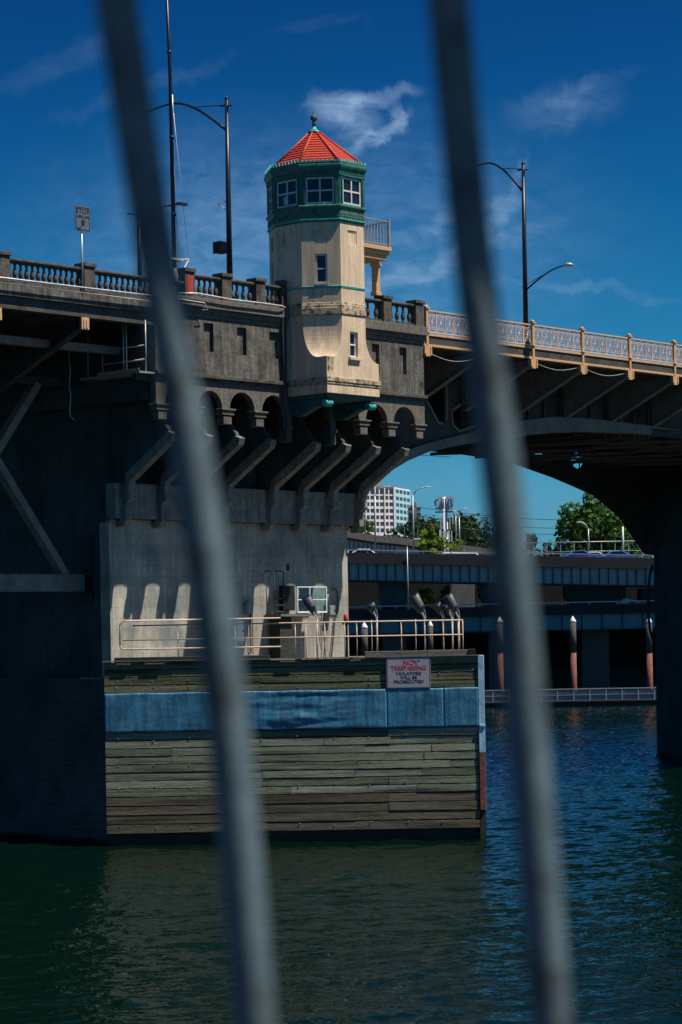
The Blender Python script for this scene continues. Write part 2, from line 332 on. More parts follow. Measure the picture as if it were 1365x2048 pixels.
#=== STRUCTURE ===
# ---------------------------------------------------------------- setting
def river():                                           # one sheet with real wind waves, dense where the photograph looks at it
    import numpy as np
    xs = np.concatenate([[-900, -400, -180, -90, -50], np.arange(-30, 40, .15), [60, 90, 180, 400, 900]])
    ys = [-60, -20, 10, 25, 33]; y = 38.0
    while y < 240: ys.append(y); y += .055 + .34 * ((y - 38) / 190) ** 1.1
    ys = np.array(ys + [246.5]); X, Y = np.meshgrid(xs, ys); rg_ = np.random.RandomState(5); Z = np.zeros_like(X); sl = 0
    for k in range(110):
        lam = .34 * (4 / .34) ** rg_.rand() ** 2.0; a = rg_.normal(-1.2, .62); A = .0095 * lam ** .85 * rg_.uniform(.5, 1.3); kk = 2 * math.pi / lam
        ph = kk * (X * math.cos(a) + Y * math.sin(a)) + rg_.rand() * 6.28
        patch = .75 + .25 * np.sin(X * rg_.uniform(.05, .2) + Y * rg_.uniform(.03, .12) + rg_.rand() * 6)
        Z += A * .56 * patch * (np.abs(np.sin(ph / 2)) * -1.6 + .8 if k % 2 else np.sin(ph))
    fade = np.clip((X + 34) / 6, 0, 1) * np.clip((44 - X) / 6, 0, 1) * np.clip((Y - 36) / 4, 0, 1)
    Z = Z * fade; ny, nx = X.shape
    me = bpy.data.meshes.new('river'); me.vertices.add(nx * ny); me.vertices.foreach_set('co', np.stack([X, Y, Z], -1).ravel())
    idx = np.arange(nx * ny).reshape(ny, nx); q = np.stack([idx[:-1, :-1], idx[:-1, 1:], idx[1:, 1:], idx[1:, :-1]], -1).reshape(-1, 4); n = len(q)
    me.loops.add(n * 4); me.loops.foreach_set('vertex_index', q.ravel()); me.polygons.add(n); me.polygons.foreach_set('loop_start', np.arange(n) * 4); me.polygons.foreach_set('loop_total', np.full(n, 4))
    me.polygons.foreach_set('use_smooth', np.ones(n, bool)); me.update(calc_edges=True); me.validate()
    o = bpy.data.objects.new('river', me); C.objects.link(o); me.materials.append(M_wat); o['kind'] = 'structure'
river()
single('ground', MB().add([(-6000, 300, 5), (6000, 300, 5), (6000, 8500, 12), (-6000, 8500, 12), (-6000, 262, 4), (6000, 262, 4), (-6000, 246, -1.5), (6000, 246, -1.5)],
                          [(0, 1, 2, 3), (4, 5, 1, 0), (6, 7, 5, 4)]), M_soil, kind='structure', frame='W')
single('river_bed', MB().add([(-6000, -60, -1.6), (6000, -60, -1.6), (6000, 247, -1.6), (-6000, 247, -1.6)], [(0, 1, 2, 3)]), M_soil, kind='structure', frame='W')
single('riverbank_promenade', MB().box(-40, 40, -30, 1.9, -1.5, 6.75), M_asph, kind='structure', frame='W')
# ---------------------------------------------------------------- near pier
WW, WD, WG = 6.0, 2.2, 6.2     # planes: pier wall, deck wall, leaf girder
PU0, PU1, DU1 = -6.5, 7.3, 8.5
Z_LEDGE = 18.12; Z_DECK = 21.0
pier = T('bridge_pier', 'massive dark concrete bridge pier with bracketed arcade, standing in the river behind the timber fender', 'bridge pier', (0, 6, 0))
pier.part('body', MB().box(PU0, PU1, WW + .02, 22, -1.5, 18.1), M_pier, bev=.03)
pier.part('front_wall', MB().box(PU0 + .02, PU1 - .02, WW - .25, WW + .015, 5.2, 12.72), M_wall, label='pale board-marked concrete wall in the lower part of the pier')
pier.part('corner_strip', MB().box(PU0 - .12, PU0 + .015, WW - .3, WW + .25, 5.2, 12.6), M_wall)
b = MB().box(PU0, PU1 + .3, WW - .62, WW + .01, 12.75, 14.15)
pier.part('corbel_beam', b, M_brk, bev=.03)
pier.part('string_ledge', MB().box(PU0 - .06, PU0 + .01, WW + .2, WW + 2.6, 13.15, 13.4), M_pier)
# brackets: solid concrete webs from the arcade back to the pier wall
prof = [(WD + 1.5, 18.0), (WD + 1.2, 16.9), (WD + .5, 16.1), (WD + .35, 15.75), (WW - 1.0, 14.35), (WW - .92, 13.9), (WW - .98, 13.55), (WW - .72, 13.35), (WW - .74, 12.75), (WW - .62, 12.55), (WW - .3, 12.5), (WW, 12.95), (WW, 18.0)]
prof_lo = [(WD + .2, 15.9), (WD + .3, 15.62), (WW - 1.12, 14.2), (WW - 1.05, 13.85), (WW - 1.1, 13.5), (WW - .84, 13.3), (WW - .86, 12.7), (WW - .7, 12.45), (WW - .3, 12.42), (WW - .25, 12.6), (WW - .6, 12.8), (WW - .6, 13.7), (WW - .9, 14.55), (WD + .45, 16.0)]
BU = [-6.05, -4.15, -2.4, -.6, 2.06, 3.87, 5.73, 7.6]
def bracket_mb(u, pr, hw): return MB().plate(pr, [], lambda a, z, c: (u + c, a, z), -hw, hw)
for u in BU:
    br = pier.part('bracket', bracket_mb(u, prof, .1), M_pier, bev=.02)
    pier.part('bracket_scroll', bracket_mb(u, prof_lo, .16), M_brk, parent=br, bev=.03)
# arcade wall
PED = [(-6.95), (-5.17), (-3.48), (-1.68), (.12), (2.75), (4.5), (6.27), (8.08)]
def arcade(u0, u1, peds):
    out = [(u0, Z_LEDGE - .02), (u0, 16.93)]
    for a, c in zip(peds[:-1], peds[1:]):
        x0, x1 = a + .21, c - .21; r = (x1 - x0) / 2; cx = (x0 + x1) / 2
        out += [(x0, 16.9)]
        out += [(cx - r * math.cos(math.pi * k / 14), 17.0 + min(r, .68) * math.sin(math.pi * k / 14)) for k in range(15)]
        out += [(x1, 16.9)]
    out += [(u1, 16.93), (u1, Z_LEDGE - .02)]
    res = [out[0]]
    for p in out[1:]:
        if abs(p[0] - res[-1][0]) + abs(p[1] - res[-1][1]) > 1e-4: res.append(p)
    return res
fnw = lambda a, z, c: (a, c, z)
pier.part('arcade', MB().plate(arcade(-7.2, .1, PED[:5]), [], fnw, WD, WD + .3), M_arch)
pier.part('arcade', MB().plate(arcade(3.0 - .5, DU1, PED[5:]), [], fnw, WD, WD + .3), M_arch)
for u in PED:
    if u in (.12, 2.75):
        pier.part('console_block', MB().box(u - .16, u + .16, WD + .06, WD + .5, 15.85, 17.46).box(u - .2, u + .2, WD + .02, WD + .56, 16.35, 16.5), M_pier, bev=.02); continue
    q = pier.part('pedestal', MB().box(u - .22, u + .22, WD - .08, WD + .3, 16.36, 16.7), M_arch, bev=.02)
    pier.part('capital', MB().box(u - .38, u + .38, WD - .18, WD + .34, 16.9, 16.97).box(u - .32, u + .32, WD - .12, WD + .32, 16.72, 16.898), M_arch, parent=q, bev=.015)
# deck wall with niches
def niche_list(pxs, y0s):
    out = []
    for (a, b_), (y0, y1) in zip(pxs, y0s):
        ua, zt = B(a, y0, WD); ub, _ = B(b_, y0, WD); _, zb = B(a, y1, WD); out.append([(ua, zb), (ub, zb), (ub, zt), (ua, zt)])
    return out
nL = niche_list([(408, 427), (474, 493), (539, 558)], [(645, 702), (654, 709), (663, 716)])
nR = niche_list([(744, 759), (799, 813)], [(687, 745), (694, 748)])
ZT = 20.8
for (u0, u1, ns) in ((-7.2, -.02, nL), (3.14, DU1, nR)):
    zz = [(u0, Z_LEDGE), (u1, Z_LEDGE), (u1, ZT - .35), (u0, ZT - .35)]
    pier.part('deck_wall', MB().plate(zz, ns, fnw, WD, WD + .45), M_deck)
    pier.part('niche_back', MB().box(u0 + .1, u1 - .1, WD + .15, WD + .44, Z_LEDGE + .2, ZT - .5), M_deck)
    # ledge mouldings
    pier.part('ledge', MB().box(u0 - .05, u1 + (.07 if u1 > 3 else -.02), WD - .16, WD + .05, Z_LEDGE - .03, Z_LEDGE + .12).box(u0 - .02, u1 + (.04 if u1 > 3 else -.02), WD - .08, WD + .05, Z_LEDGE - .13, Z_LEDGE - .032), M_bal, bev=.02)
    pier.part('cornice', MB().box(u0 - .05, u1 + (.06 if u1 > 3 else -.02), WD - .22, WD + .4, ZT + .0, ZT + .38).box(u0, u1 + (.02 if u1 > 3 else -.02), WD - .1, WD + .4, ZT - .2, ZT - .002).box(u0, u1, WD - .04, WD + .4, ZT - .36, ZT - .202), M_arch, bev=.02)
pier.part('deck_slab', MB().box(-7.2, DU1, WD + .46, 25.9, Z_LEDGE - .05, 20.95), M_pier)
pier.part('end_wall', MB().box(-7.19, -6.9, WD + .44, 24, 17.2, 18.05), M_pier)
# small hole and scratched letters on the pale wall
hu, hz = B(576, 1135, WW - .25)
pier.part('painted_hole', MB().box(hu - .08, hu + .08, WW - .27, WW - .2, hz - .13, hz + .13), M_blk)  # solid black plate, painted as the dark inside a hole
eu, ez = B(528, 1165, WW - .25)
M_scr = mat('scratched_letters', (.27, .25, .22), .9, bump=0)
pier.part('scratched_lettering', text_mb('EYA', .75, lambda x, y, z: (eu + x, WW - .253 - z, ez + y), .004, 1.25), M_scr)
# ---------------------------------------------------------------- tower
tw = T('control_tower', 'octagonal beige bridge operator tower with green lantern storey and red tiled roof', 'tower', (1.6, 2.1, 17.6))
OB = [(.93, 0), (2.33, 0), (3.2, 1.18), (3.2, 2.66), (2.27, 3.94), (.87, 3.94), (0, 2.75), (0, 1.28)]
def octo(k=0.0, z=0, kc=None):
    base = OB
    n = len(base); out = []
    for i in range(n):                                   # offset outward by k
        p0, p1, p2 = Vector(base[i - 1]), Vector(base[i]), Vector(base[(i + 1) % n])
        d1 = (p1 - p0).normalized(); d2 = (p2 - p1).normalized(); n1 = Vector((d1.y, -d1.x)); n2 = Vector((d2.y, -d2.x))
        m_ = (n1 + n2).normalized(); q = p1 + m_ * (k / m_.dot(n1)); out.append((q.x, q.y, z))
    return out
def lo(*kz): return MB().loft([octo(k, z) for k, z in kz])
def facefn(i, off=0.0):                                  # local frame of tower face i (0 = right, 7 = centre, 6 = left)
    p, q = Vector(OB[i]), Vector(OB[(i + 1) % 8]); d = (q - p).normalized(); nn = Vector((d.y, -d.x)); L = (q - p).length
    def fn(a, z, c): r = p + d * (a + L / 2) + nn * (c + off); return (r.x, r.y, z)
    return fn, L
def rect(a0, a1, z0, z1): return [(a0, z0), (a1, z0), (a1, z1), (a0, z1)]
# shaft: wall plates with real panel recesses / window openings
holes = {7: [rect(-.27, .27, 23.72, 24.28), rect(-.24, .24, 22.12, 23.3)], 0: [rect(-.27, .27, 23.72, 24.28)], 6: [rect(-.3, .3, 23.72, 24.28)], 5: [rect(-.2, .2, 23.72, 24.28), rect(-.2, .2, 22.1, 23.25)]}
sh = MB()
for i in range(8):
    fn, L = facefn(i); sh.plate(rect(-L / 2, L / 2, 20.9, 24.62), holes.get(i, []), fn, -.22, 0)
tw.part('shaft_wall', sh, M_twr)
tw.part('shaft_core', lo((-.235, 20.9), (-.235, 24.6)), M_twr)
for i in (7, 0, 6):
    fn, L = facefn(i)
    for h in holes[i][:1]:
        pan = MB()
        a0, z0 = h[0]; a1, z1 = h[2]
        pan.plate(rect(a0 - .01, a1 + .01, z0 - .01, z1 + .01), [rect(a0 + .07, a1 - .07, z0 + .07, z1 - .07)], fn, -.12, -.03); pan.plate(rect(a0 + .06, a1 - .06, z0 + .06, z1 - .06), [], fn, -.12, -.045)
        tw.part('relief_panel', pan, M_twr)

def window(i, a0, a1, z0, z1, nx, nz_, off=0.0, fr=.05, m=None, par=None, depth=.1, board=False):
    fn, L = facefn(i, off); cell = []
    wx = (a1 - a0 - fr * (nx + 1)) / nx; wz = (z1 - z0 - fr * (nz_ + 1)) / nz_
    for x in range(nx):
        for z in range(nz_):
            cell.append(rect(a0 + fr + x * (wx + fr), a0 + fr + x * (wx + fr) + wx, z0 + fr + z * (wz + fr), z0 + fr + z * (wz + fr) + wz))
    w = tw.part('window', MB().plate(rect(a0, a1, z0, z1), cell, fn, -depth, -depth + .07), m or M_win)
    for x in range(nx):
        for z in range(nz_):
            c = cell[x * nz_ + z]; d_ = -depth + (.02 if z else .035)
            pm = M_gls
            if board and x == 0 and z == 0: pm = M_gls
            tw.part('pane', MB().plate(rect(c[0][0] - .01, c[2][0] + .01, c[0][1] - .01, c[2][1] + .01), [], fn, d_ - .012, d_), pm, parent=w)
    if board:
        c = cell[0]
        tw.part('reflection_patch', MB().plate(rect(-.2, .0, z0 + .1, z0 + .42), [], fn, -depth + .05, -depth + .06), M_bgls, parent=w, label='small pale blue patch painted as a reflection in the window')  # window reflection put in as a pale blue plate
    return w
window(7, -.22, .22, 22.14, 23.28, 1, 2, 0, .05)
window(5, -.19, .19, 22.12, 23.23, 1, 2, 0, .05)
fn7, _ = facefn(7)
tw.part('window_sill', MB().plate(rect(-.27, .27, 22.06, 22.12), [], fn7, -.1, .05), M_twr)
# bands
tw.part('string_course', lo((-.02, 21.9), (.02, 21.93), (.035, 22.0), (-.02, 22.02)), M_teal, label='thin turquoise band round the shaft')
tw.part('plinth_moulding', lo((-.02, 20.82), (.05, 20.88), (.05, 21.12), (.035, 21.16), (.035, 21.22), (.015, 21.3), (.015, 21.34), (-.02, 21.38)), M_stain, bev=.008)
# corbel body: octagon running out into a square block with scooped stops
ZS, ZE = 20.55, 19.12
rings = []
prs = [(20.9, 1.0, 0), (ZS, 1.0, 0)]
for k in range(1, 13):
    t = k / 12; z = ZS + (ZE - ZS) * math.sin(t * math.pi / 2 * .995); cut = 1 - .62 * (1 - math.cos(t * math.pi / 2)); prs.append((z, cut, 0))
def ring(z, c, su):
    return [(.93 * c, 0, z), (.95, 0, z), (.95, .3, z), (2.2, .3, z), (2.2, 0, z), (2.33, 0, z), (3.2, 1.18, z), (3.2, 2.6, z), (0, 2.6, z), (0, 1.28 * c, z)]
for z, c, s_ in prs: rings.append(ring(z, c, 0))
cor = MB().loft(rings)
tw.part('corbel', cor, M_twr)
# square block below, right side flaring in a scoop
bl = MB(); sq = []
gap = (B(700, 665, 0)[0], B(716, 665, 0)[0]); gz = (B(708, 714, 0)[1], B(708, 664, 0)[1])
outl = [(0, 18.3), (3.1, 18.3)] + [(3.1, 18.95)]
for k in range(0, 9):
    t = k / 8 * math.pi / 2; outl.append((2.34 + .76 * (1 - math.sin(t)) ** 1.0, 19.0 + 1.1 * (1 - math.cos(t)) + .0))
outl += [(2.34, 20.2), (.93, 20.2), (.36, ZE + .02), (.0, ZE + .02)]
wh = [(gap[0], gz[0]), (gap[1], gz[0]), (gap[1], gz[1]), (gap[0], gz[1])]
# the front face carries the small window; it stands 6 mm proud of the corbel
outl2 = [(0, 18.3), (3.1, 18.3), (3.1, 18.95)] + outl[3:12] + [(2.335, 20.86), (.93, 20.86), (.93, ZS)]
for z, c, s_ in prs[2:]: outl2.append((.93 * c, z))
outl2.append((0, ZE))
tw.part('base_front', MB().plate(outl2, [wh], fnw, -.006, .3), M_twr, label='sunlit front of the tower base with a small window')
tw.part('base_block', MB().box(.006, 3.09, .31, WD + .02, 18.3, 19.12), M_twr)
tw.part('base_side', MB().box(0, .29, .3, WD + .02, 18.3, ZE - .002), M_twr)
mbw = MB(); 
ww = tw.part('window', MB().plate([(gap[0] + .01, gz[0]), (gap[1] - .01, gz[0]), (gap[1] - .01, gz[1]), (gap[0] + .01, gz[1])],
    [[(gap[0] + .07, gz[0] + .06), (gap[1] - .07, gz[0] + .06), (gap[1] - .07, (gz[0] + gz[1]) / 2 - .025), (gap[0] + .07, (gz[0] + gz[1]) / 2 - .025)],
     [(gap[0] + .07, (gz[0] + gz[1]) / 2 + .025), (gap[1] - .07, (gz[0] + gz[1]) / 2 + .025), (gap[1] - .07, gz[1] - .06), (gap[0] + .07, gz[1] - .06)]], fnw, .1, .16), M_wh)
tw.part('pane', MB().box(gap[0] + .02, gap[1] - .02, .165, .18, gz[0], gz[1]), M_gls, parent=ww)
tw.part('window_sill', MB().box(gap[0] - .1, gap[1] + .1, -.12, .02, gz[0] - .14, gz[0] - .02).box(gap[0] - .04, gap[1] + .04, -.06, .02, gz[0] - .22, gz[0] - .142), M_twr, bev=.01)
tw.part('stain', MB().plate([(.03, ZE - .02), (.4, ZE - .02), (.42, 18.75), (.3, 18.5), (.22, 18.7), (.12, 18.45), (.03, 18.6)], [], fnw, -.011, .02), M_stain)
# scoop dirt lip
lip = MB().loft([[(x * k, y * k, z) for x, y, z in ((.36, -.012, ZE + .1), (.36, .2, ZE + .1), (.2, .44, ZE + .1), (-.012, .49, ZE + .1))] for k in (1,)] + [[(.36, -.012, ZE - .03), (.36, .2, ZE - .03), (.2, .44, ZE - .03), (-.012, .49, ZE - .03)]])
tw.part('base_moulding', MB().box(-.06, 3.18, -.07, WD - .02, 18.12, 18.3).box(-.03, 3.15, -.04, WD - .02, 18.02, 18.118), M_stain, bev=.015, label='stained ledge round the foot of the tower')
tw.part('base_plinth', MB().box(-.0, 3.12, -.01, WD - .02, 17.66, 18.018), M_twr, bev=.01)
tw.part('soffit', MB().box(.1, 3.0, .1, WD, 17.5, 17.655), M_tdk)
# consoles
def console(u):
    side = [(WD, 17.6), (WD, 17.05)] + [(WD - .1 - .35 * k, 16.98 - .06 * math.sin(k * 1.5) + .11 * k * k * .35) for k in range(4)]
    side = [(WD, 17.48), (WD, 16.98), (1.95, 16.86), (1.6, 16.84), (1.25, 16.95), (.9, 17.1), (.6, 17.2), (.35, 17.2), (.35, 17.5)]
    c = tw.part('console', MB().plate(side, [], lambda a, z, c: (u + c, a, z), -.16, .16), M_tdk, bev=.03)
    m = MB(); 
    for (cw, cz, r0) in ((.45, 17.3, .2), (1.85, 17.15, .24)):
        for s_ in (-1, 1):
            pts = [(u + s_ * .17, cw + r0 * (1 - k / 26) * math.cos(k * .55 + 1), cz + r0 * (1 - k / 26) * math.sin(k * .55 + 1)) for k in range(24)]
            m.tube(pts, .022, 6)
    for k in range(5):
        m.tube([(u - .17, 1.7 - .02 * k + .1 * math.sin(t * 2), 17.0 + .1 * k - .25 * t * (1 - k * .1)) if False else (u - .17, 1.75 - .95 * t, 17.38 - .09 * k * (1 - t) - .12 * t - .18 * math.sin(t * 3.1)) for t in [j / 8 for j in range(9)]], .018, 6)
    tw.part('scroll_relief', m, M_teal if False else M_tdk, parent=c)
    tw.part('scroll_end', MB().lathe([(.13, -.2), (.155, -.17), (.155, -.1), (.12, -.07), (.15, -.02), (.15, .04), (.12, .07), (.155, .12), (.155, .19), (.12, .22)], (u, .26, 17.28), 14, 'x'), M_teal, parent=c)
console(.28); console(2.85)
# lantern storey
tw.part('lantern_base', lo((-.02, 24.55), (.03, 24.6), (.06, 24.68), (.035, 24.72), (.035, 25.05), (.05, 25.1), (.11, 25.18), (.11, 25.24), (.05, 25.28), (-.02, 25.28)), M_grn, bev=.008)
tw.part('teal_moulding', lo((.03, 24.645), (.08, 24.66), (.08, 24.70), (.03, 24.715)), M_teal)  # thin moulding in a brighter teal than the lantern base
fr = MB()
for i in range(8):
    fn, L = facefn(i, .042); n = int(L / .17)
    for k in range(n):
        a = -L / 2 + (k + .5) * L / n; h = L / n * .42
        pts = [(a + h * math.sin(t * math.pi * 2) * (.9), 24.88 + .1 * math.cos(t * math.pi * 2)) for t in [j / 8 for j in range(8)]]
        fr.plate(pts, [[(p[0] * .55 + a * .45, p[1] * .55 + 24.88 * .45) for p in pts]], fn, -.01, .018)
tw.part('frieze', fr, M_frz)
LW = {}
for i in range(8):
    fn, L = facefn(i, .03); half = min(.58, L / 2 - .15); LW[i] = half
lw = MB()
for i in range(8):
    fn, L = facefn(i, .03); h = LW[i]
    lw.plate(rect(-L / 2 - .012, L / 2 + .012, 25.28, 26.62), [rect(-h, h, 25.31, 26.38)], fn, -.2, 0)
tw.part('lantern_wall', lw, M_grn)
for i in range(8):
    h = LW[i]
    window(i, -h + .01, h - .01, 25.315, 26.375, 2, 2, .03, .065, depth=.09, board=(i == 6))
pl = MB()
for i in range(8):
    fn, L = facefn(i, .03); h = LW[i]
    for s_ in (-1, 1):
        a = s_ * (h + .055); pl.plate(rect(a - .035, a + .035, 25.3, 26.42), [], fn, -.01, .03)
        for k in range(12): pl.plate(rect(a - .025, a + .025, 25.34 + k * .085, 25.39 + k * .085), [], fn, .03, .05)
    pl.plate(rect(-h - .12, h + .12, 26.425, 26.48), [], fn, -.01, .05)
tw.part('pilaster_trim', pl, M_grn)
tw.part('lantern_cornice', lo((.02, 26.42), (.07, 26.46), (.07, 26.6), (.09, 26.64), (.13, 26.72), (.16, 26.8), (.16, 26.88), (.12, 26.9), (.12, 26.98), (.08, 27.0)), M_grn, bev=.006)
de = MB(); cr = MB()
for i in range(8):
    fn, L = facefn(i, .07); n = int(L / .085)
    for k in range(n): a = -L / 2 + (k + .5) * L / n; de.plate(rect(a - .022, a + .022, 26.53, 26.585), [], fn, -.01, .03)
    fn, L = facefn(i, .12); L += .1; n = int(L / .16)
    for k in range(n):
        a = -L / 2 + (k + .5) * L / n
        cr.plate([(a - .06, 26.97), (a + .06, 26.97), (a + .045, 27.04), (a + .025, 27.07), (a, 27.14), (a - .025, 27.07), (a - .045, 27.04)], [], fn, -.02, .01)
tw.part('dentil_course', de, M_grn); tw.part('eaves_cresting', cr, M_teal)
# roof
apx = (1.6, 1.97)
def rring(t, z, k=.1):
    return [(apx[0] + (x - apx[0]) * t, apx[1] + (y - apx[1]) * t, z) for x, y, _ in octo(k)]
roof = MB(); rings = []; NR = 13; z0, z1 = 27.02, 28.62
for k in range(NR):
    t = .93 - k / NR * .885; t2 = .93 - (k + 1) / NR * .885; za = z0 + (z1 - z0) * k / NR; zb = z0 + (z1 - z0) * (k + 1) / NR
    rings += [rring(t, za + .035), rring(t2, zb - .012)]
roof.loft(rings)
rf = tw.part('roof', roof, M_red)
rid = MB()
for i in range(8):
    a = rring(.93, z0 + .05)[i]; b_ = rring(.045, z1 + .03)[i]; rid.tube([a, b_], .05, 8, .035)
tw.part('ridge_tiles', rid, M_red, parent=rf)
tw.part('finial', MB().lathe([(.2, 28.52), (.24, 28.58), (.22, 28.63), (.1, 28.72), (.06, 28.8), (.055, 28.86), (.1, 28.9), (.1, 28.94), (.055, 28.98), (.06, 29.02), (.13, 29.08), (.15, 29.16), (.12, 29.24), (.06, 29.3), (.05, 29.34), (.02, 29.44), (.01, 29.5)], (apx[0], apx[1], -.02), 12), M_tdk, label='dark urn finial')
tw.part('finial_skirt', MB().lathe([(.26, 28.54), (.24, 28.6), (.12, 28.7), (.07, 28.78)], (apx[0], apx[1], -.01), 12), M_teal)
# balcony on the right
bu1, bz = B(776, 500, 2.1)
bu0 = 3.15; bu1 -= .3
bal = tw.part('balcony', MB().box(bu0, bu1, 1.6, 3.9, 24.100, 24.270).box(bu0, bu1 - .08, 1.68, 3.85, 23.930, 24.098).box(bu0, bu1 - .16, 1.76, 3.8, 23.730, 23.928), M_gold, bev=.015, label='tan balcony slab on the right of the tower')
arc = [(bu0, 23.730), (bu0, 23.150)] + [(bu0 + .55 - .45 * math.cos(k * math.pi / 12), 23.250 + .42 * math.sin(k * math.pi / 12)) for k in range(7)] + [(bu1 - .75, 23.670), (bu1 - .2, 23.670), (bu1 - .2, 23.730)]
tw.part('arched_brace', MB().plate(arc, [], fnw, 2.2, 2.5), M_gold, parent=bal)
pu = bu1 - .2
tw.part('balcony_post', MB().box(pu - .13, pu + .13, 2.22, 2.48, 23.100, 23.720).box(pu - .13, pu + .13, 2.22, 2.48, 22.45, 23.098).box(pu - .17, pu + .17, 2.18, 2.52, 22.3, 22.448).box(pu - .18, pu + .18, 2.17, 2.53, 23.550, 23.650), M_gold, parent=bal, bev=.01)
rl = MB()
for k in range(15):
    x = bu0 + .1 + (bu1 - bu0 - .2) * k / 14; rl.box(x - .014, x + .014, 1.68, 1.71, 24.270, 25.330)
for k in range(13):
    y = 1.7 + 2.1 * k / 12; rl.box(bu1 - .1, bu1 - .07, y - .014, y + .014, 24.270, 25.330)
rl.box(bu0, bu1 - .04, 1.665, 1.725, 25.330, 25.380).box(bu0, bu1 - .04, 1.67, 1.72, 24.350, 24.390).box(bu1 - .11, bu1 - .05, 1.7, 3.8, 25.332, 25.378).box(bu1 - .13, bu1 - .03, 1.64, 1.74, 24.270, 25.450)
tw.part('balcony_railing', rl, M_grey, parent=bal)
# drain pipe between wall and tower
du, dz = B(569, 640, 2.0)
single('drain_pipe', MB().tube([(du, 2.05, 21.7), (du, 2.05, 18.6), (du - .03, 2.08, 18.2), (du - .03, 2.1, 16.4)], .045, 8).box(du - .07, du + .07, 1.98, 2.12, 19.2, 19.32), M_stl, 'thin dark drain pipe running down the corner where the tower meets the deck wall', 'pipe', o=(du, 2.05, 16.4))
# ---------------------------------------------------------------- balustrades
bpf = [(.085, 0), (.085, .06), (.055, .08), (.05, .11), (.085, .2), (.1, .28), (.085, .4), (.05, .52), (.04, .6), (.06, .64), (.045, .68), (.075, .72), (.075, .76)]
BAL = MB().lathe(bpf, (0, 0, 0), 10).mesh('baluster')
BAL.materials.append(M_bal)
def balustrade(label, zb, ztop, posts, bays, pw=.26, end=None, group=None):
    # zb: top of the base course, ztop: top of the hand rail; posts: list of u
    t = T('concrete_balustrade', label, 'balustrade', (posts[0], WD, zb), group='concrete balustrades along the bridge')
    h = ztop - zb - .17
    for p in posts:
        q = t.part('post', MB().box(p - pw, p + pw, WD - .12, WD + .34, zb - .12, ztop + .02), M_bal, bev=.02)
        t.part('post_cap', MB().box(p - pw - .05, p + pw + .05, WD - .18, WD + .4, ztop + .022, ztop + .17), M_bal, parent=q, bev=.02)
    for a, c, n in bays:
        t.part('handrail', MB().box(a, c, WD - .06, WD + .28, ztop - .165, ztop - .02).box(a, c, WD - .1, WD + .32, ztop - .11, ztop - .045), M_bal, bev=.01)
        t.part('base_course', MB().box(a, c, WD - .05, WD + .27, zb - .12, zb + .0), M_bal)
        for k in range(n):
            o = bpy.data.objects.new('baluster', BAL); C.objects.link(o); o.parent = t.e
            o.location = (a + (k + .5) * (c - a) / n - posts[0], .11, 0); o.scale = (1, 1, h / .76)
    return t
P1, P2, P3 = B(376, 560, WD)[0], B(450, 560, WD)[0], B(518, 570, WD)[0]
bt = balustrade('weathered concrete balustrade between the tall mast and the tower, with a red end panel', 21.28, 22.12, [P1, P2, P3], [(P1 + .26, P2 - .26, 5), (P2 + .26, P3 - .26, 4), (P3 + .26, -.3, 4)])
bt.part('red_panel', MB().box(P1 - .16, P1 + .16, WD - .135, WD - .11, 21.3, 22.0), M_rust)
bt.part('end_pier', MB().box(-.32, -.03, WD - .1, WD + .3, 21.19, 22.35), M_bal, bev=.02)
Q0 = B(772, 620, WD)[0]; Q1 = B(836, 630, WD)[0]
balustrade('short dark balustrade between the tower and the tan steel railing', 21.28, 22.15, [Q0, Q1], [(3.3, Q0 - .26, 5), (Q0 + .26, Q1 - .26, 4)])
A1, A2, A3 = B(5, 540, WD)[0], B(176, 560, WD)[0], B(345, 575, WD)[0]
balustrade('long concrete balustrade over the approach span at the far left', 20.98, 21.78, [A1 - 4.1, A1, A2], [(A1 - 3.84, A1 - .26, 12), (A1 + .26, A2 - .26, 13), (A2 + .26, P1 - .3, 16)])
# conduits along the balustrade foot
single('conduit', MB().tube([(A1 - 5, WD - .3, 20.93), (A2 - 2, WD - .32, 20.96), (A2, WD - .32, 20.97), (P1 - 1.6, WD - .32, 21.0), (P1 - 1.0, WD - .34, 20.85)], .03, 6).tube([(A1 - 5, WD - .26, 20.8), (A2, WD - .26, 20.8), (P1 - .9, WD - .27, 20.78)], .018, 6), M_pipe, 'pale conduit pipes strapped along the foot of the left balustrade', 'conduit', o=(A2, WD - .3, 20.9))
single('conduit', MB().tube([(P1 - .8, WD - .34, 21.22), (P1 + .2, WD - .36, 21.3), (P2, WD - .36, 21.23), (P3, WD - .36, 21.25), (-.6, WD - .36, 21.24), (-.35, WD - .3, 21.2)], .032, 6).tube([(P1 - .8, WD - .3, 21.0), (P1 + .6, WD - .3, 20.98), (P1 + .75, WD - .3, 20.72), (P1 + .45, WD - .3, 20.7)], .02, 6), M_pipe, 'pale conduit pipe below the balustrade between the mast and the tower', 'conduit', o=(P2, WD - .3, 21.2))
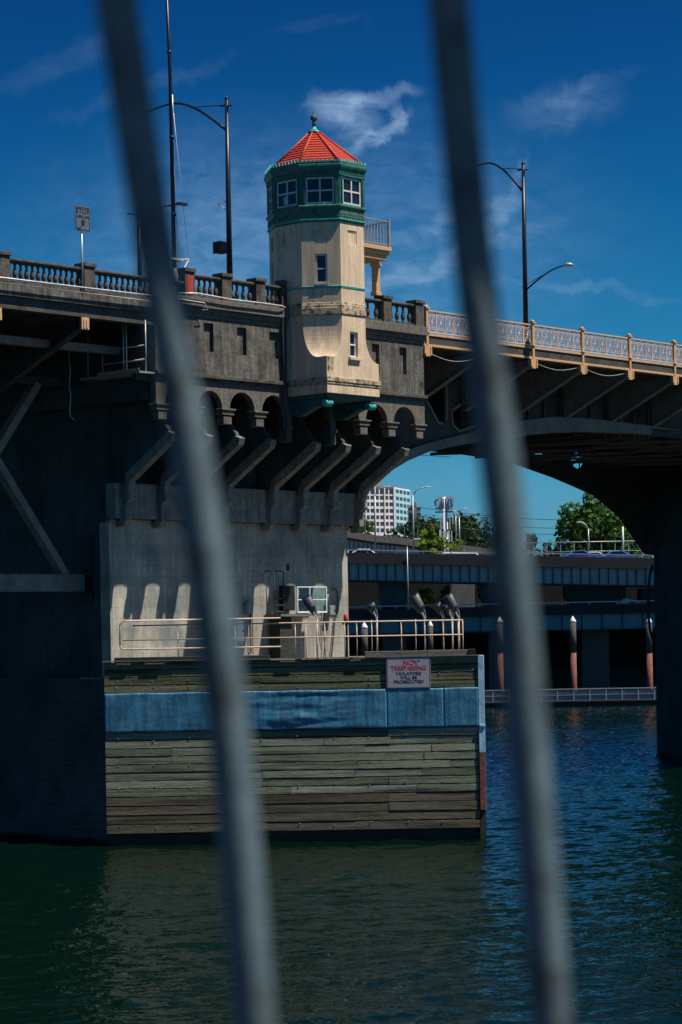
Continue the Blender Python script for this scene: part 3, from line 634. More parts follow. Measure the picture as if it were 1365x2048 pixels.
# ---------------------------------------------------------------- approach span (left)
ap = T('approach_span', 'dark steel truss approach span of the bridge at the left, seen from below', 'bridge span', (-14, 7.5, 9.6))
ap.part('fascia', MB().box(-34, -7.22, WD - .1, WD + .4, 20.4, 20.85), M_deck, label='pale concrete fascia course')
ap.part('edge_beam', MB().box(-34, -7.22, WD + .05, WD + .5, 19.95, 20.398), M_stl)
ap.part('deck', MB().box(-34, -7.22, WD + .52, 25.8, 20.2, 20.84), M_stl)
oz = B(172, 630, WD)
for k, uo in enumerate((oz[0], oz[0] - 4.1, oz[0] - 8.2)):
    q = ap.part('outrigger', MB().plate([(WD + .15, 19.9), (WD + .15, 19.55), (7.3, 17.6), (7.3, 19.9)], [], lambda a, z, c: (uo + c, a, z), -.03, .03).beam((uo, WD + .2, 19.58), (uo, 7.3, 17.62), .3, .05), M_stl)
    ap.part('outrigger_end', MB().box(uo - .18, uo + .18, WD + .02, WD + .14, 19.5, 19.94).box(uo - .1, uo - .03, WD - .01, WD + .018, 19.55, 19.85).box(uo + .03, uo + .1, WD - .01, WD + .018, 19.55, 19.85), M_gold, parent=q)
WT = 7.5
tn = B(72, 768, WT); bn = B(128, 1150, WT); mn = B(-15, 912, WT)
P_ = lambda q, dw=0: (q[0], WT + dw, q[1])
ap.part('diagonal', MB().beam(P_(tn), P_(mn), .3, .42, (0, 1, 0)), M_rib); ap.part('diagonal', MB().beam(P_(bn), P_(mn), .3, .42, (0, 1, 0)), M_rib)
ap.part('diagonal', MB().beam(P_(mn), (mn[0] * 2 - tn[0], WT, tn[1]), .3, .42, (0, 1, 0)), M_rib); ap.part('diagonal', MB().beam(P_(mn), (mn[0] * 2 - tn[0], WT, bn[1]), .3, .42, (0, 1, 0)), M_rib)
bc = B(60, 1167, WT)[1]
ap.part('bottom_chord', MB().box(-34, PU0 - .02, WT - .25, WT + .25, bc - .32, bc + .32).box(-34, PU0 - .02, WT - .3, WT + .3, bc + .32, bc + .36), M_rib)
tc_ = B(72, 765, WT)[1]
ap.part('top_chord', MB().box(-34, PU0 - .72, WT - .2, WT + .2, tc_ - .1, tc_ + .2), M_stl)
ap.part('top_strut', MB().box(-34, PU0 - .72, 4.2, 4.5, 19.0, 19.3), M_rib)
for k in range(6): ap.part('floor_beam', MB().box(oz[0] - 4.1 * k - .15, oz[0] - 4.1 * k + .15, 7.3, 25.5, 18.6, 20.18), M_stl)
ap.part('far_truss', MB().beam((tn[0], 20.5, tn[1]), (mn[0], 20.5, mn[1]), .3, .42, (0, 1, 0)).beam((bn[0], 20.5, bn[1]), (mn[0], 20.5, mn[1]), .3, .42, (0, 1, 0)).box(-34, PU0 - .03, 20.3, 20.7, bc - .3, bc + .3), M_stl)
# black sheet standing for the shade in the socket where the chord lands
single('chord_socket_shade', MB().box(PU0 - .07, PU0 + .01, WT - .7, WT + .5, bc - .7, bc + 1.9), M_blk, 'black sheet painted as the shaded socket where the bottom chord meets the pier', 'shade patch', o=(PU0, WT, bc - .7))
# inspection walkway on the pier shelf
wk = T('inspection_walkway', 'galvanised inspection walkway with ladder rails on the pier shelf below the left balustrade', 'walkway', (PU0 - .3, 6, 18.12))
UWK = PU0 - 1.15
def wp(px, py, u=UWK):                                  # sight line against the plane u = const
    t = tx(px, py); w = (t * (OY + u * SU) - OX - u * CU) / (-SU - t * CU); return w, HC + (OY + u * SU + w * CU) * tz(px, py)
g = MB(); za = 18.1
for px, yt in ((175, 640), (205, 690), (246, 612), (252, 612), (291, 640)):
    w_, zt = wp(px, yt); g.tube([(UWK, w_, za), (UWK, w_, zt)], .028 if px > 240 else .02, 6)
wk.part('post', g, M_pipe)
g = MB()
for y in (690, 718):
    w0, z0_ = wp(205, y); w1, z1_ = wp(291, y); g.tube([(UWK, w0, z1_), (UWK, w1, z1_)], .025, 6)
wk.part('rail', g, M_pipe)
w0, _ = wp(175, 745); w1, _ = wp(295, 745)
wk.part('grating', MB().box(UWK - .4, UWK + .5, w1, w0, za - .02, za + .05), M_grey)
wk.part('support_beam', MB().box(UWK - .3, PU0 - .01, w1 + .3, w1 + .5, za - .25, za - .021), M_stl)
wk.part('support_beam', MB().box(UWK - .3, PU0 - .01, w0 - .5, w0 - .3, za - .25, za - .021), M_stl)
wk.part('toe_board', MB().box(UWK - .42, UWK - .405, w1, w0 - 1.1, za + .06, za + .16), M_gold)
wr, _ = wp(147, 700)
single('hanging_cable', MB().tube([(UWK - .2, wr + .05 * math.sin(k * 1.7), 19.3 - k * .28) for k in range(10)] + [(UWK - .2, wr - .2, 16.6)], .02, 6), M_pipe, 'pale cable end dangling in front of the dark pier below the approach span', 'cable', o=(UWK, wr, 16.6))
# ---------------------------------------------------------------- bascule span
U_END, U_PIER2 = 30.9, 53.0
def near(py_list, w): return [B(x, y, w) for x, y in py_list]
ribb = [(7.3, 12.9)] + near([(720, 1000), (745, 968), (780, 940), (810, 922), (850, 905), (893, 895), (930, 888), (960, 885), (1050, 871), (1104, 866), (1163, 864), (1270, 868), (1365, 876)], WG)
ribt = near([(830, 893), (880, 879), (960, 860), (1010, 848), (1050, 840), (1104, 834), (1180, 838), (1280, 850), (1365, 863)], WG)
ribb = [p for p in ribb if p[0] >= 7.3]; ribb = sorted(ribb); ribt = sorted(ribt)
endz = ribb[-1]; 
leafA = T('bascule_leaf', 'near leaf of the bascule span with arched riveted rib, reaching right from the tower pier', 'bridge span', (7.3, 14, 13))
ZB = 20.35
lf = T  # alias
band = ribb + [(U_END, endz[1])] + [(U_END, ribt[-1][1])] + list(reversed(ribt)) + [(7.3, ribt[0][1] - 1.6)]
leafA.part('rib', MB().plate(band, [], fnw, WG - .2, WG + .25), M_rib, label='grey riveted arched rib')
# web with rounded openings
def hole_px(pts): return [B(x, y, WG) for x, y in pts]
h1 = [(852, 800), (858, 740), (880, 725), (890, 745), (893, 800), (893, 835), (886, 848), (876, 845)]
h2 = [(902, 822), (925, 806), (948, 800), (958, 820), (955, 850), (918, 863), (905, 850)]
h3 = [(848, 822), (866, 850), (872, 868), (860, 874), (848, 876)]
h4 = [(1048, 808), (1064, 800), (1071, 795), (1070, 805), (1060, 811)]
h5 = [(1046, 816), (1057, 824), (1064, 832), (1050, 838), (1044, 836)]
def uz(l): return [(u, z) for u, z in l]
hs = [uz(hole_px(h)) for h in (h1, h2, h4)]
web_out = [(7.3, 15.2)] + [(u, z - .1) for u, z in ribt] + [(U_END, ribt[-1][1] - .1), (U_END, ZB - .02), (7.3, ZB - .02)]
leafA.part('girder_web', MB().plate(web_out, hs, fnw, WG, WG + .06), M_stl)
mm = MB()
for h in hs[:2]:
    n = len(h); c = Vector((sum(p[0] for p in h) / n, sum(p[1] for p in h) / n))
    for k in range(n):
        p, q = h[k], h[(k + 1) % n]; mm.beam((p[0], WG - .02, p[1]), (q[0], WG - .02, q[1]), .12, .07, (0, 1, 0))
leafA.part('opening_flange', mm, M_rib)
leafA.part('deck', MB().box(DU1 + .02, U_END, WD + .3, 25.8, ZB, 20.9), M_stl)
leafA.part('fascia', MB().box(DU1 + .02, U_END, WD, WD + .28, 20.5, 20.86), M_stl)
leafA.part('fascia_trim', MB().box(DU1 + .02, U_END, WD - .05, WD + .26, 20.862, 20.96).box(DU1 + .02, U_END, WD - .04, WD + .26, 20.4, 20.498), M_gold)
RP = [8.72] + [16.16 + 3.775 * (k - 2) for k in range(1, 7)]
for u in RP:
    yo = MB().plate([(WD + .1, 20.38), (WD + .1, 20.1), (WG, 18.35), (WG, 20.38)], [], lambda a, z, c: (u + c, a, z), -.025, .025).beam((u, WD + .15, 20.09), (u, WG, 18.34), .32, .06)
    q = leafA.part('outrigger', yo, M_rib)
    leafA.part('outrigger_end', MB().box(u - .14, u + .14, WD - .08, WD + .1, 19.95, 20.39).box(u - .24, u - .16, WD - .1, WD + .08, 20.05, 20.39).box(u + .16, u + .24, WD - .1, WD + .08, 20.0, 20.39), M_gold, parent=q, bev=.008)
for k in range(18): leafA.part('stiffener', MB().box(9.5 + k * 1.25 - .03, 9.5 + k * 1.25 + .03, WG - .12, WG - .002, 17.6 if k > 3 else 18.6, ZB - .03), M_stl) if k > 2 else None
for k in range(12): leafA.part('floor_beam', MB().box(9.5 + k * 1.9 - .12, 9.5 + k * 1.9 + .12, WG + .1, 21.9, 18.7, ZB - .002), M_stl)
far_low = [(u, z) for u, z in ribb]
leafA.part('far_girder', MB().plate([(7.3, 12.9)] + far_low[1:] + [(U_END, endz[1]), (U_END, ZB - .02), (7.3, ZB - .02)], [], fnw, 22, 22.25), M_stl)
br_ = MB()
for k in range(5):
    u0, u1 = 11 + k * 4, 15 + k * 4; z0_ = 17.9
    br_.beam((u0, WG + .3, z0_), (u1, 14.1, z0_ + .2), .14, .14).beam((u0, 21.9, z0_), (u1, 14.1, z0_ + .2), .14, .14).beam((u0, 14.1, z0_), (u1, WG + .3, z0_ + .2), .14, .14).beam((u0, WG + .3, z0_), (u0, 21.9, z0_), .16, .16)
leafA.part('wind_bracing', br_, M_stl)
# far leaf
leafB = T('bascule_leaf', 'far leaf of the bascule span, dark underside rising over the channel at the right', 'bridge span', (53, 14, 13))
fl = [B(x, y, 22) for x, y in ((900, 905), (960, 913), (1000, 920), (1040, 930), (1110, 955), (1150, 972), (1190, 990), (1240, 1030))]
fz0 = fl[0]
low = [(U_END + .05, fz0[1] + .02)] + fl + [(U_PIER2, 12.6)]
low = sorted(set(low))
hc = B(1157, 921, 22); holeB = [(hc[0] + .62 * math.cos(k * math.pi / 7) * (1.15), hc[1] + .5 * math.sin(k * math.pi / 7)) for k in range(14)]
hd = B(1082, 909, 22); holeC = [(hd[0] - .6, hd[1]), (hd[0] - .1, hd[1] - .12), (hd[0] + .5, hd[1] - .2), (hd[0] + .5, hd[1] + .05), (hd[0], hd[1] + .16)]
outB = low + [(U_PIER2, ZB - .02), (U_END + .05, ZB - .02)]
leafB.part('far_girder', MB().plate(outB, [holeB, holeC], fnw, 22, 22.2), M_stl)
hb = MB()
for (a, b2_, c, d) in ((-.7, -.3, .7, .3), (-.7, .3, .7, -.3), (-.7, .05, .7, .05), (0, -.5, .2, .5)): hb.beam((hc[0] + a, 21.95, hc[1] + b2_), (hc[0] + c, 21.95, hc[1] + d), .06, .06)
leafB.part('lattice', hb, M_stl)
mirror = [(2 * U_END + .05 - u + .0, z) for u, z in ribb]
leafB.part('near_girder', MB().plate(sorted([p for p in mirror if p[0] < U_PIER2]) + [(U_PIER2, ZB - .02), (U_END + .05, ZB - .02)], [], fnw, WG, WG + .2), M_stl)
leafB.part('deck', MB().box(U_END + .05, U_PIER2, WD, 25.8, ZB, 20.9), M_stl)
for k in range(11): leafB.part('floor_beam', MB().box(32 + k * 1.9 - .12, 32 + k * 1.9 + .12, WG + .3, 21.9, 18.9, ZB - .002), M_stl)
br_ = MB()
for k in range(5):
    u0, u1 = 32 + k * 4, 36 + k * 4; z0_ = 18.0; z1_ = 17.9
    br_.beam((u0, WG + .3, z0_), (u1, 14.1, z1_), .14, .14).beam((u0, 21.9, z0_), (u1, 14.1, z1_), .14, .14).beam((u0, 14.1, z0_), (u1, WG + .3, z1_), .14, .14).beam((u0, WG + .3, z0_), (u0, 21.9, z0_), .16, .16)
leafB.part('wind_bracing', br_, M_rib)
# far pier
W2 = 21.4
fp = T('bridge_pier', 'second bridge pier at the right edge, black in the shade beyond the channel', 'bridge pier', (60, 14, 0))
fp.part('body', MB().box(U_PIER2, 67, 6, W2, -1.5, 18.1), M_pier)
fp.part('deck_slab', MB().box(U_PIER2, 68, WD, 25.6, 18.0, 21.0), M_pier)
fp.part('corbel_beam', MB().box(U_PIER2 - .2, 67, W2, W2 + .6, 12.75, 14.15), M_pier)
for k in range(4):
    u = U_PIER2 + .3 + k * 3.6
    fp.part('bracket', MB().plate([(W2 + (6 - a), z) for a, z in prof], [], lambda a, z, c: (u + c, a, z), -.25, .25), M_pier)
# hanging hose on that pier
hx = at(1306, 1130, 143.5)
single('fender_hose', MB().tube([at(1306, 1130, 143.5), at(1300, 1150, 143.5), at(1297, 1180, 143.5), at(1297, 1230, 143.5), at(1301, 1262, 143.5), at(1308, 1285, 143.5)], .09, 8), M_blk, 'black hanging cable loop on the edge of the right hand pier', 'cable', frame='W', o=tuple(at(1306, 1285, 143.5)))
# steel railing
rg = T('steel_railing', 'ornate tan steel railing with crossed lattice panels along the right span', 'railing', (RP[0], WD, 20.96))
def post_m(u): return MB().box(u - .075, u + .075, WD - .07, WD + .08, 20.4, 22.02).box(u - .12, u + .12, WD - .12, WD + .13, 20.97, 21.06)
for u in RP + [RP[-1] + 3.775]:
    q = rg.part('post', post_m(u), M_gold, bev=.01)
    rg.part('post_cap', MB().box(u - .12, u + .12, WD - .12, WD + .13, 22.02, 22.08).lathe([(.1, 22.08), (.11, 22.12), (.05, 22.17), (.01, 22.18)], (u, WD, 0), 8), M_gold, parent=q)
def panel_mb(L):
    m = MB(); z0_, z1_ = 21.06, 21.9; n = max(2, round(L / .6)); s = L / n
    for k in range(n):
        a, b_ = k * s, (k + 1) * s; c = (a + b_) / 2; zc = (z0_ + z1_) / 2
        wd = .03 if k % 2 else .016
        m.box(a - wd, a + wd, -.02, .02, z0_, z1_)
        i0, i1, j0, j1 = a + .1, b_ - .1, z0_ + .1, z1_ - .1
        for x in (i0, i1): m.box(x - .011, x + .011, -.012, .012, z0_, z1_)
        for z in (j0, j1): m.box(a, b_, -.0115, .0115, z - .011, z + .011)
        m.beam((i0, 0, j0), (i1, 0, j1), .022, .022); m.beam((i0, .002, j1), (i1, .002, j0), .022, .022)
        m.beam((i0, .004, zc), (i1, .004, zc), .02, .018); m.box(c - .01, c + .01, -.014, .013, j0, j1)
        m.lathe([(.055, -.016), (.055, .016)], (c, 0, zc), 8, 'y')
        for z in (j0 + .07, j1 - .07): m.box(i0, i1, -.0105, .0105, z - .009, z + .009)
    return m
allp = RP + [RP[-1] + 3.775]; proto = None
for a, c in zip(allp[:-1], allp[1:]):
    L = c - a - .15
    if proto is None or abs(proto[1] - L) > .01:
        o = rg.part('lattice_panel', panel_mb(L), M_lat, local=True); proto = (o, L)
    else:
        o = proto[0].copy(); C.objects.link(o)
    o.location = (a + .075 - RP[0], 0, -20.96)
    o.location.z = 0
    o.data = o.data
    o.location = (a + .075 - rg.o[0], 0.0, -rg.o[2])
rg.part('top_rail', MB().box(RP[0], allp[-1], WD - .05, WD + .06, 21.9, 21.97), M_gold, bev=.01)
rg.part('bottom_rail', MB().box(RP[0], allp[-1], WD - .03, WD + .04, 21.0, 21.055), M_lat)
for a, c, z in ((allp[0] + .3, allp[1] - .3, 20.1), (allp[2] + .2, allp[3] - .3, 20.25), (allp[3] + .2, allp[4] - .3, 20.25)):
    single('slack_cable', MB().tube([(a + (c - a) * k / 10, WD + .05, z - .22 * math.sin(math.pi * k / 10)) for k in range(11)], .012, 6), M_pipe,
           {0: 'pale slack cable hanging under the tan railing nearest the tower'}.get(allp.index(min(allp, key=lambda q: abs(q - a))), ['pale slack cable under the railing just right of the front bar', 'pale slack cable under the railing, second to the right of the front bar', 'pale slack cable under the railing nearest the right edge'][allp.index(min(allp, key=lambda q: abs(q - a))) - 2] if allp.index(min(allp, key=lambda q: abs(q - a))) >= 2 else 'pale slack cable'), 'cable', o=((a + c) / 2, WD, z - .2), group='slack cables under the railing')
#=== OBJECTS ===
# ---------------------------------------------------------------- lamps, mast, signs on the bridge
def street_lamp(label, u, w, zb, zt, outer=4.5, lower=False, sig=False):
    t = T('street_lamp', label, 'street lamp', (u, w, zb), group='tall street lamps on the bridge')
    t.part('pole', MB().tube([(u, w, zb), (u, w, zt)], .13, 12, .075).lathe([(.2, zb), (.2, zb + .5), (.14, zb + .6)], (u, w, 0), 12), M_pole)
    h = zt - .25
    pts = []
    for k in range(13):
        s = k / 12; pts.append((u, w + .06 + outer * s, h - .95 + 1.62 * math.sin(min(1, s * 1.3) * math.pi / 2) - .3 * max(0, s - .6) ** 1.2))
    a = t.part('arm', MB().tube(pts, .06, 8, .04), M_pole)
    e = pts[-1]
    t.part('lamp_head', MB().loft([[(u + x * k, e[1] + y, e[2] + z * k - dz) for x, z in ((-.12, -.02), (.12, -.02), (.1, .07), (-.1, .07))] for y, k, dz in ((-.15, .5, 0), (.1, 1, .02), (.55, 1, .06), (.75, .5, .09))]), M_pole, parent=a)
    t.part('stay_rod', MB().tube([(u, w, h + .05), pts[5]], .018, 6), M_pole); t.part('cross_arm', MB().tube([(u, w - .3, h - .02), (u, w + .35, h + .05)], .035, 6), M_pole)
    t.part('finial', MB().lathe([(.08, zt), (.085, zt + .05), (.03, zt + .12), (.01, zt + .22)], (u, w, 0), 10), M_pole)
    if lower:
        hl = lower; pts = [(u, w - .06 - 2.3 * k / 10, hl + .85 * math.sin(k / 10 * math.pi / 2)) for k in range(11)]
        a = t.part('arm', MB().tube(pts, .045, 8, .03), M_pole); e = pts[-1]
        t.part('lamp_head', MB().lathe([(.05, .1), (.1, .08), (.26, .0), (.24, -.04)], (u, e[1] - .15, e[2]), 12).tube([e, (u, e[1] - .35, e[2] + .03)], .03, 6), M_lpole, parent=a)
        t.part('stay_rod', MB().tube([(u, w + .2, hl + .15), pts[6]], .015, 6), M_pole)
    return t
l1u = B(460, 555, 2.9)[0]; l1t = B(456, 200, 2.9)[1]
street_lamp('tall dark street lamp with a long curved arm reaching left above the balustrade', l1u, 2.9, 21.0, l1t)
l2u = B(1052, 640, 2.9)[0]; l2t = B(1041, 328, 2.9)[1]
street_lamp('tall dark double armed street lamp behind the tan steel railing at the right', l2u, 2.9, 20.9, l2t, outer=2.9, lower=B(1052, 580, 2.9)[1])
l3u, l3t = B(278, 425, 9)
t = T('lamp_post', 'thin dark pole half hidden behind the left blurred bar', 'pole', (l3u, 9, 21.0)); t.part('shaft', MB().tube([(l3u, 9, 20.9), (l3u, 9, l3t)], .11, 10, .08), M_pole); t.part('arm', MB().tube([(l3u, 9, l3t - .1), (l3u, 9.7, l3t + .05)], .03, 6), M_pole)
# pedestrian signal on the lamp pole
sz = B(446, 491, 2.9)[1]
t = T('pedestrian_signal', 'small black pedestrian signal box clamped to the curved arm street lamp', 'signal', (l1u, 3.1, sz))
t.part('housing', MB().box(l1u - .2, l1u + .2, 3.12, 3.55, sz - .22, sz + .22).box(l1u - .24, l1u - .2, 3.1, 3.6, sz - .24, sz + .24), M_blk, bev=.02)
t.part('bracket', MB().tube([(l1u, 2.95, sz + .1), (l1u, 3.2, sz + .1)], .03, 6).tube([(l1u, 2.95, sz - .1), (l1u, 3.2, sz - .1)], .03, 6), M_grey)
t.part('lens', MB().box(l1u - .15, l1u + .15, 3.09, 3.118, sz - .15, sz + .15), M_grey)
sz2 = B(446, 400, 2.9)[1]
single('wire_bracket', MB().tube([(l1u, 3.0, sz2), (l1u, 3.5, sz2 - .02)], .02, 6).tube([(l1u, 3.0, sz2 - .35), (l1u, 3.5, sz2 - .02)], .015, 6), M_pipe, 'small pale triangular bracket on the left street lamp above the signal box', 'bracket', o=(l1u, 3, sz2 - .3))
# tall mast with stays
mu, mz = B(349, 522, 2.5)
t = T('radio_mast', 'very tall thin mast with stay wires and a pale spreader at its foot', 'mast', (mu, 2.5, 21.9))
mt = at(330, -60, 88)
mtz = HC + 88 * tz(331, -60)
t.part('pole', MB().tube([(mu, 2.5, 21.7), (mu - .0, 2.55, 30), (mu - .05, 2.65, mtz)], [.09, .075, .05], 10), M_pole)
t.part('pole_collar', MB().lathe([(.1, 0), (.1, .12)], (mu, 2.5, 24.3), 10).lathe([(.095, 0), (.095, .1)], (mu, 2.52, 27.3), 10).lathe([(.09, 0), (.09, .1)], (mu, 2.58, 30.6), 10), M_pole)
t.part('pale_sleeve', MB().tube([(mu + .03, 2.46, 27.9), (mu + .03, 2.48, 29.0)], .035, 6), M_pipe)
sp0, spz = B(378, 519, 2.5)
t.part('spreader', MB().tube([(mu - .5, 2.5, mz), (sp0, 2.5, spz)], .035, 6).tube([(mu - .4, 2.5, mz), (mu, 2.5, 21.7)], .025, 6).tube([(sp0, 2.5, spz), (mu + .1, 2.5, 21.75)], .025, 6).box(mu - .35, mu + .35, 2.35, 2.65, mz + .02, mz + .09), M_pipe)
t.part('base_drum', MB().lathe([(.1, 21.6), (.18, 21.75), (.2, 21.95), (.12, 22.15), (.08, 22.3)], (mu, 2.5, 0), 12), M_grey)
for a in ((sp0, 2.5, spz), (mu + .12, 2.4, mz)):
    t.part('stay_wire', MB().tube([a, (mu + .02, 2.58, 29.6)], .012, 5), M_pipe)
xa = B(345, 408, 2.5)
t.part('cross_arm', MB().tube([(xa[0] - .1, 2.5 + .45, xa[1] - .06), (xa[0] + .2, 2.3, xa[1])], .03, 6).box(xa[0] + .1, xa[0] + .55, 2.2, 2.4, xa[1] - .04, xa[1] + .05), M_pole)
# regulatory sign
su, szt = B(164, 413, 2.05); _, szb = B(164, 462, 2.05)
t = T('road_sign', 'upright rectangular STOP sign on a thin post at the left balustrade', 'sign', (su, 2.05, 20.9))
hw = .36
def sgn(x, y, z): return (su + x * 1.0, 2.0 - z, szt + y)
rr = [(-hw, szb), (hw, szb), (hw, szt), (-hw, szt)]
t.part('post', MB().tube([(su, 2.08, 20.75), (su, 2.08, szb + .2)], .035, 8), M_lpole)
pn = t.part('panel', MB().plate(rr, [], fnw, 2.005, 2.03), M_ssgn, bev=.005)
e_ = .035
t.part('border', MB().plate([(-hw + su + e_, szb + e_), (hw + su - e_, szb + e_), (hw + su - e_, szt - e_), (-hw + su + e_, szt - e_)], [[(-hw + su + e_ + .02, szb + e_ + .02), (hw + su - e_ - .02, szb + e_ + .02), (hw + su - e_ - .02, szt - e_ - .02), (-hw + su + e_ + .02, szt - e_ - .02)]], fnw, 1.998, 2.004), M_sblk, parent=pn)
pn.data.transform(Matrix.Translation((su, 0, 0))) if False else None
for v in pn.data.vertices: v.co.x += su
t.part('lettering', text_mb('STOP', .27, lambda x, y, z: sgn(x, y - .27, z + .0), .004), M_sblk, parent=pn)
t.part('lettering', text_mb('HERE ON', .15, lambda x, y, z: sgn(x, y - .44, z), .004), M_sblk, parent=pn)
t.part('symbol', MB().plate([(su + x, szt + z) for x, z in ((-.08, -.72), (.07, -.72), (.09, -.6), (.12, -.55), (.09, -.53), (.06, -.56), (.05, -.5), (.02, -.5), (.02, -.48), (-.02, -.48), (-.02, -.5), (-.06, -.51), (-.08, -.6))], [], fnw, 1.998, 2.004), M_sblk, parent=pn, label='black raised hand symbol')
t.part('symbol', MB().plate([(su + x, szt + z) for x, z in ((-.28, -.92), (-.12, -.92), (-.17, -.87), (-.08, -.78), (-.12, -.75), (-.22, -.84), (-.28, -.78))], [], fnw, 1.998, 2.004), M_sblk, parent=pn, label='black arrow pointing down left')
# ---------------------------------------------------------------- fender
YF = 88.0
def ff(px, py): p = at(px, py, YF); return p.x, p.z
X0 = ff(208, 1323)[0]; X1 = ff(955, 1312)[0]; X2 = ff(968, 1312)[0]; ZTOP = ff(580, 1318)[1]
BT, BB = ff(580, 1381)[1], ff(580, 1459)[1]; ZLOW = ff(580, 1662)[1]
fd = T('timber_fender', 'weathered horizontal timber fender with a blue metal band, at water level before the pier', 'fender', (0, YF, 0), 'W')
def plank_mat(name, cols):
    m = mat(name, (1, 1, 1), .9, var=.35, sc=1.6, bump=.8, stretch=(.35, 5, 9), fine=.3, dirt=(.16, .18, .15), dirt_sc=.5, dirt_lo=.47, dirt_hi=.66)
    N = m.node_tree.nodes; K = m.node_tree.links; p = N['Principled BSDF']; g = N.new('ShaderNodeNewGeometry'); r = N.new('ShaderNodeValToRGB')
    for i, c in enumerate(cols):
        e = r.color_ramp.elements[i] if i < 2 else r.color_ramp.elements.new(1)
    for i, c in enumerate(cols): r.color_ramp.elements[i].position = i / (len(cols) - 1); r.color_ramp.elements[i].color = (*c, 1)
    K.new(g.outputs['Random Per Island'], r.inputs[0]); src = p.inputs['Base Color'].links[0].from_socket
    x = N.new('ShaderNodeMix'); x.data_type = 'RGBA'; x.blend_type = 'MULTIPLY'; x.inputs[0].default_value = 1; K.new(src, x.inputs[6]); K.new(r.outputs[0], x.inputs[7]); K.new(x.outputs[2], p.inputs['Base Color']); return m
M_plu = plank_mat('upper_planks', [(.09, .10, .05), (.17, .17, .10), (.11, .13, .065), (.2, .19, .13)])
M_pll = plank_mat('lower_planks', [(.10, .13, .08), (.27, .28, .20), (.15, .18, .11), (.38, .38, .31)])
M_plb = plank_mat('wet_planks', [(.09, .07, .045), (.16, .13, .09), (.1, .1, .06)])
def planks(z0_, z1_, n, m, name='planking'):
    h = (z1_ - z0_) / n; mb = MB(); rnd = random.Random(int(z0_ * 10))
    for k in range(n):
        x = X0; za_, zb_ = z0_ + k * h + .018, z0_ + (k + 1) * h - .014
        while x < X1 - .01:
            L = rnd.choice((2.6, 3.6, 4.9, 4.9, 6.1)); x2 = min(X1, x + L)
            if X1 - x2 < .8: x2 = X1
            d = rnd.uniform(-.014, .01); tl = rnd.uniform(-.006, .006)
            # plank with slightly ragged long edges
            ns = 6; lo_ = []; hi_ = []
            for j in range(ns + 1):
                xx = x + .006 + (x2 - x - .012) * j / ns; lo_.append((xx, za_ + rnd.uniform(-.006, .006))); hi_.append((xx, zb_ + rnd.uniform(-.02, .002) + tl * j / ns))
            mb.plate(lo_ + hi_[::-1], [], lambda a, z, c: (a, c, z), YF + d, YF + .14)
            x = x2
    return fd.part(name, mb, m)
planks(BT, ZTOP, 4, M_plu)
planks(BB - 8 * .315, BB - .01, 8, M_pll)
planks(ZLOW, BB - 8 * .315, 4, M_plb)
bk = MB().box(X0 + .02, X1 - .02, YF + .145, YF + .4, -.6, ZTOP - .03)
fd.part('backing', bk, M_tmb)
blt = []; rnd = random.Random(3)
for k in range(70):
    x = X0 + .5 + 1.4 * (k % 10) + rnd.uniform(-.05, .05); row = k // 10
    z = [ZTOP - .2, ZTOP - .75, BT + .12, BB - .35, BB - 1.3, BB - 2.2, ZLOW + .2][row] + rnd.choice((0, .1))
    blt.append((x, YF, z))
repeat_part(fd, 'bolt', MB().lathe([(.026, -.022), (.026, -.005)], (0, 0, 0), 6, 'y'), M_lpole, blt)
# blue sheet metal band, dented
M_blue = mat('blue_painted_sheet', (.045, .19, .31), .5, var=.35, sc=1.2, bump=.3, streak=.45, metal=.1, dirt=(.13, .28, .36), dirt_sc=.9, dirt_lo=.5, dirt_hi=.75, spec=.4, fine=.2)
M_wblue = mat('chalky_blue_paint', (.36, .55, .68), .6, var=.2, sc=2, bump=.2, streak=.3, dirt=(.1, .3, .45), dirt_sc=3)
cuts = [0, .755, .907, 1]
from mathutils import noise as mn_
for a, c in zip(cuts[:-1], cuts[1:]):
    xa_, xb_ = X0 + (X1 - X0) * a + .003, X0 + (X1 - X0) * c - .003; nx, nz2 = max(8, int((xb_ - xa_) / .07)), 22; vs_ = []; fs_ = []
    for j in range(nz2 + 1):
        for i in range(nx + 1):
            x = xa_ + (xb_ - xa_) * i / nx; z = BB + (BT - BB) * j / nz2
            ed = min(1, min(i, nx - i) / 3) * min(1, min(j, nz2 - j) / 3)
            fx_ = (x - X0) / (X1 - X0); amp = .006 + .06 * max(0, 1 - abs(fx_ - .52) / .24)
            v = mn_.noise(Vector((x * .45, z * 2.4, 3))) * amp + abs(mn_.noise(Vector((x * .9 + z * 1.2, z * 4.5 - x * .4, 9)))) * amp * .8 + mn_.noise(Vector((x * 2.5, z * 1.2, 1))) * .006
            vs_.append((x, YF - .055 - ed * v, z + .008 * math.sin(x * 3)))
    for j in range(nz2):
        for i in range(nx): q = j * (nx + 1) + i; fs_.append((q, q + 1, q + nx + 2, q + nx + 1))
    m_ = MB().add(vs_, fs_, True)
    o = fd.part('blue_sheet', m_, M_blue); sd = o.modifiers.new('solid', 'SOLIDIFY'); sd.thickness = .012
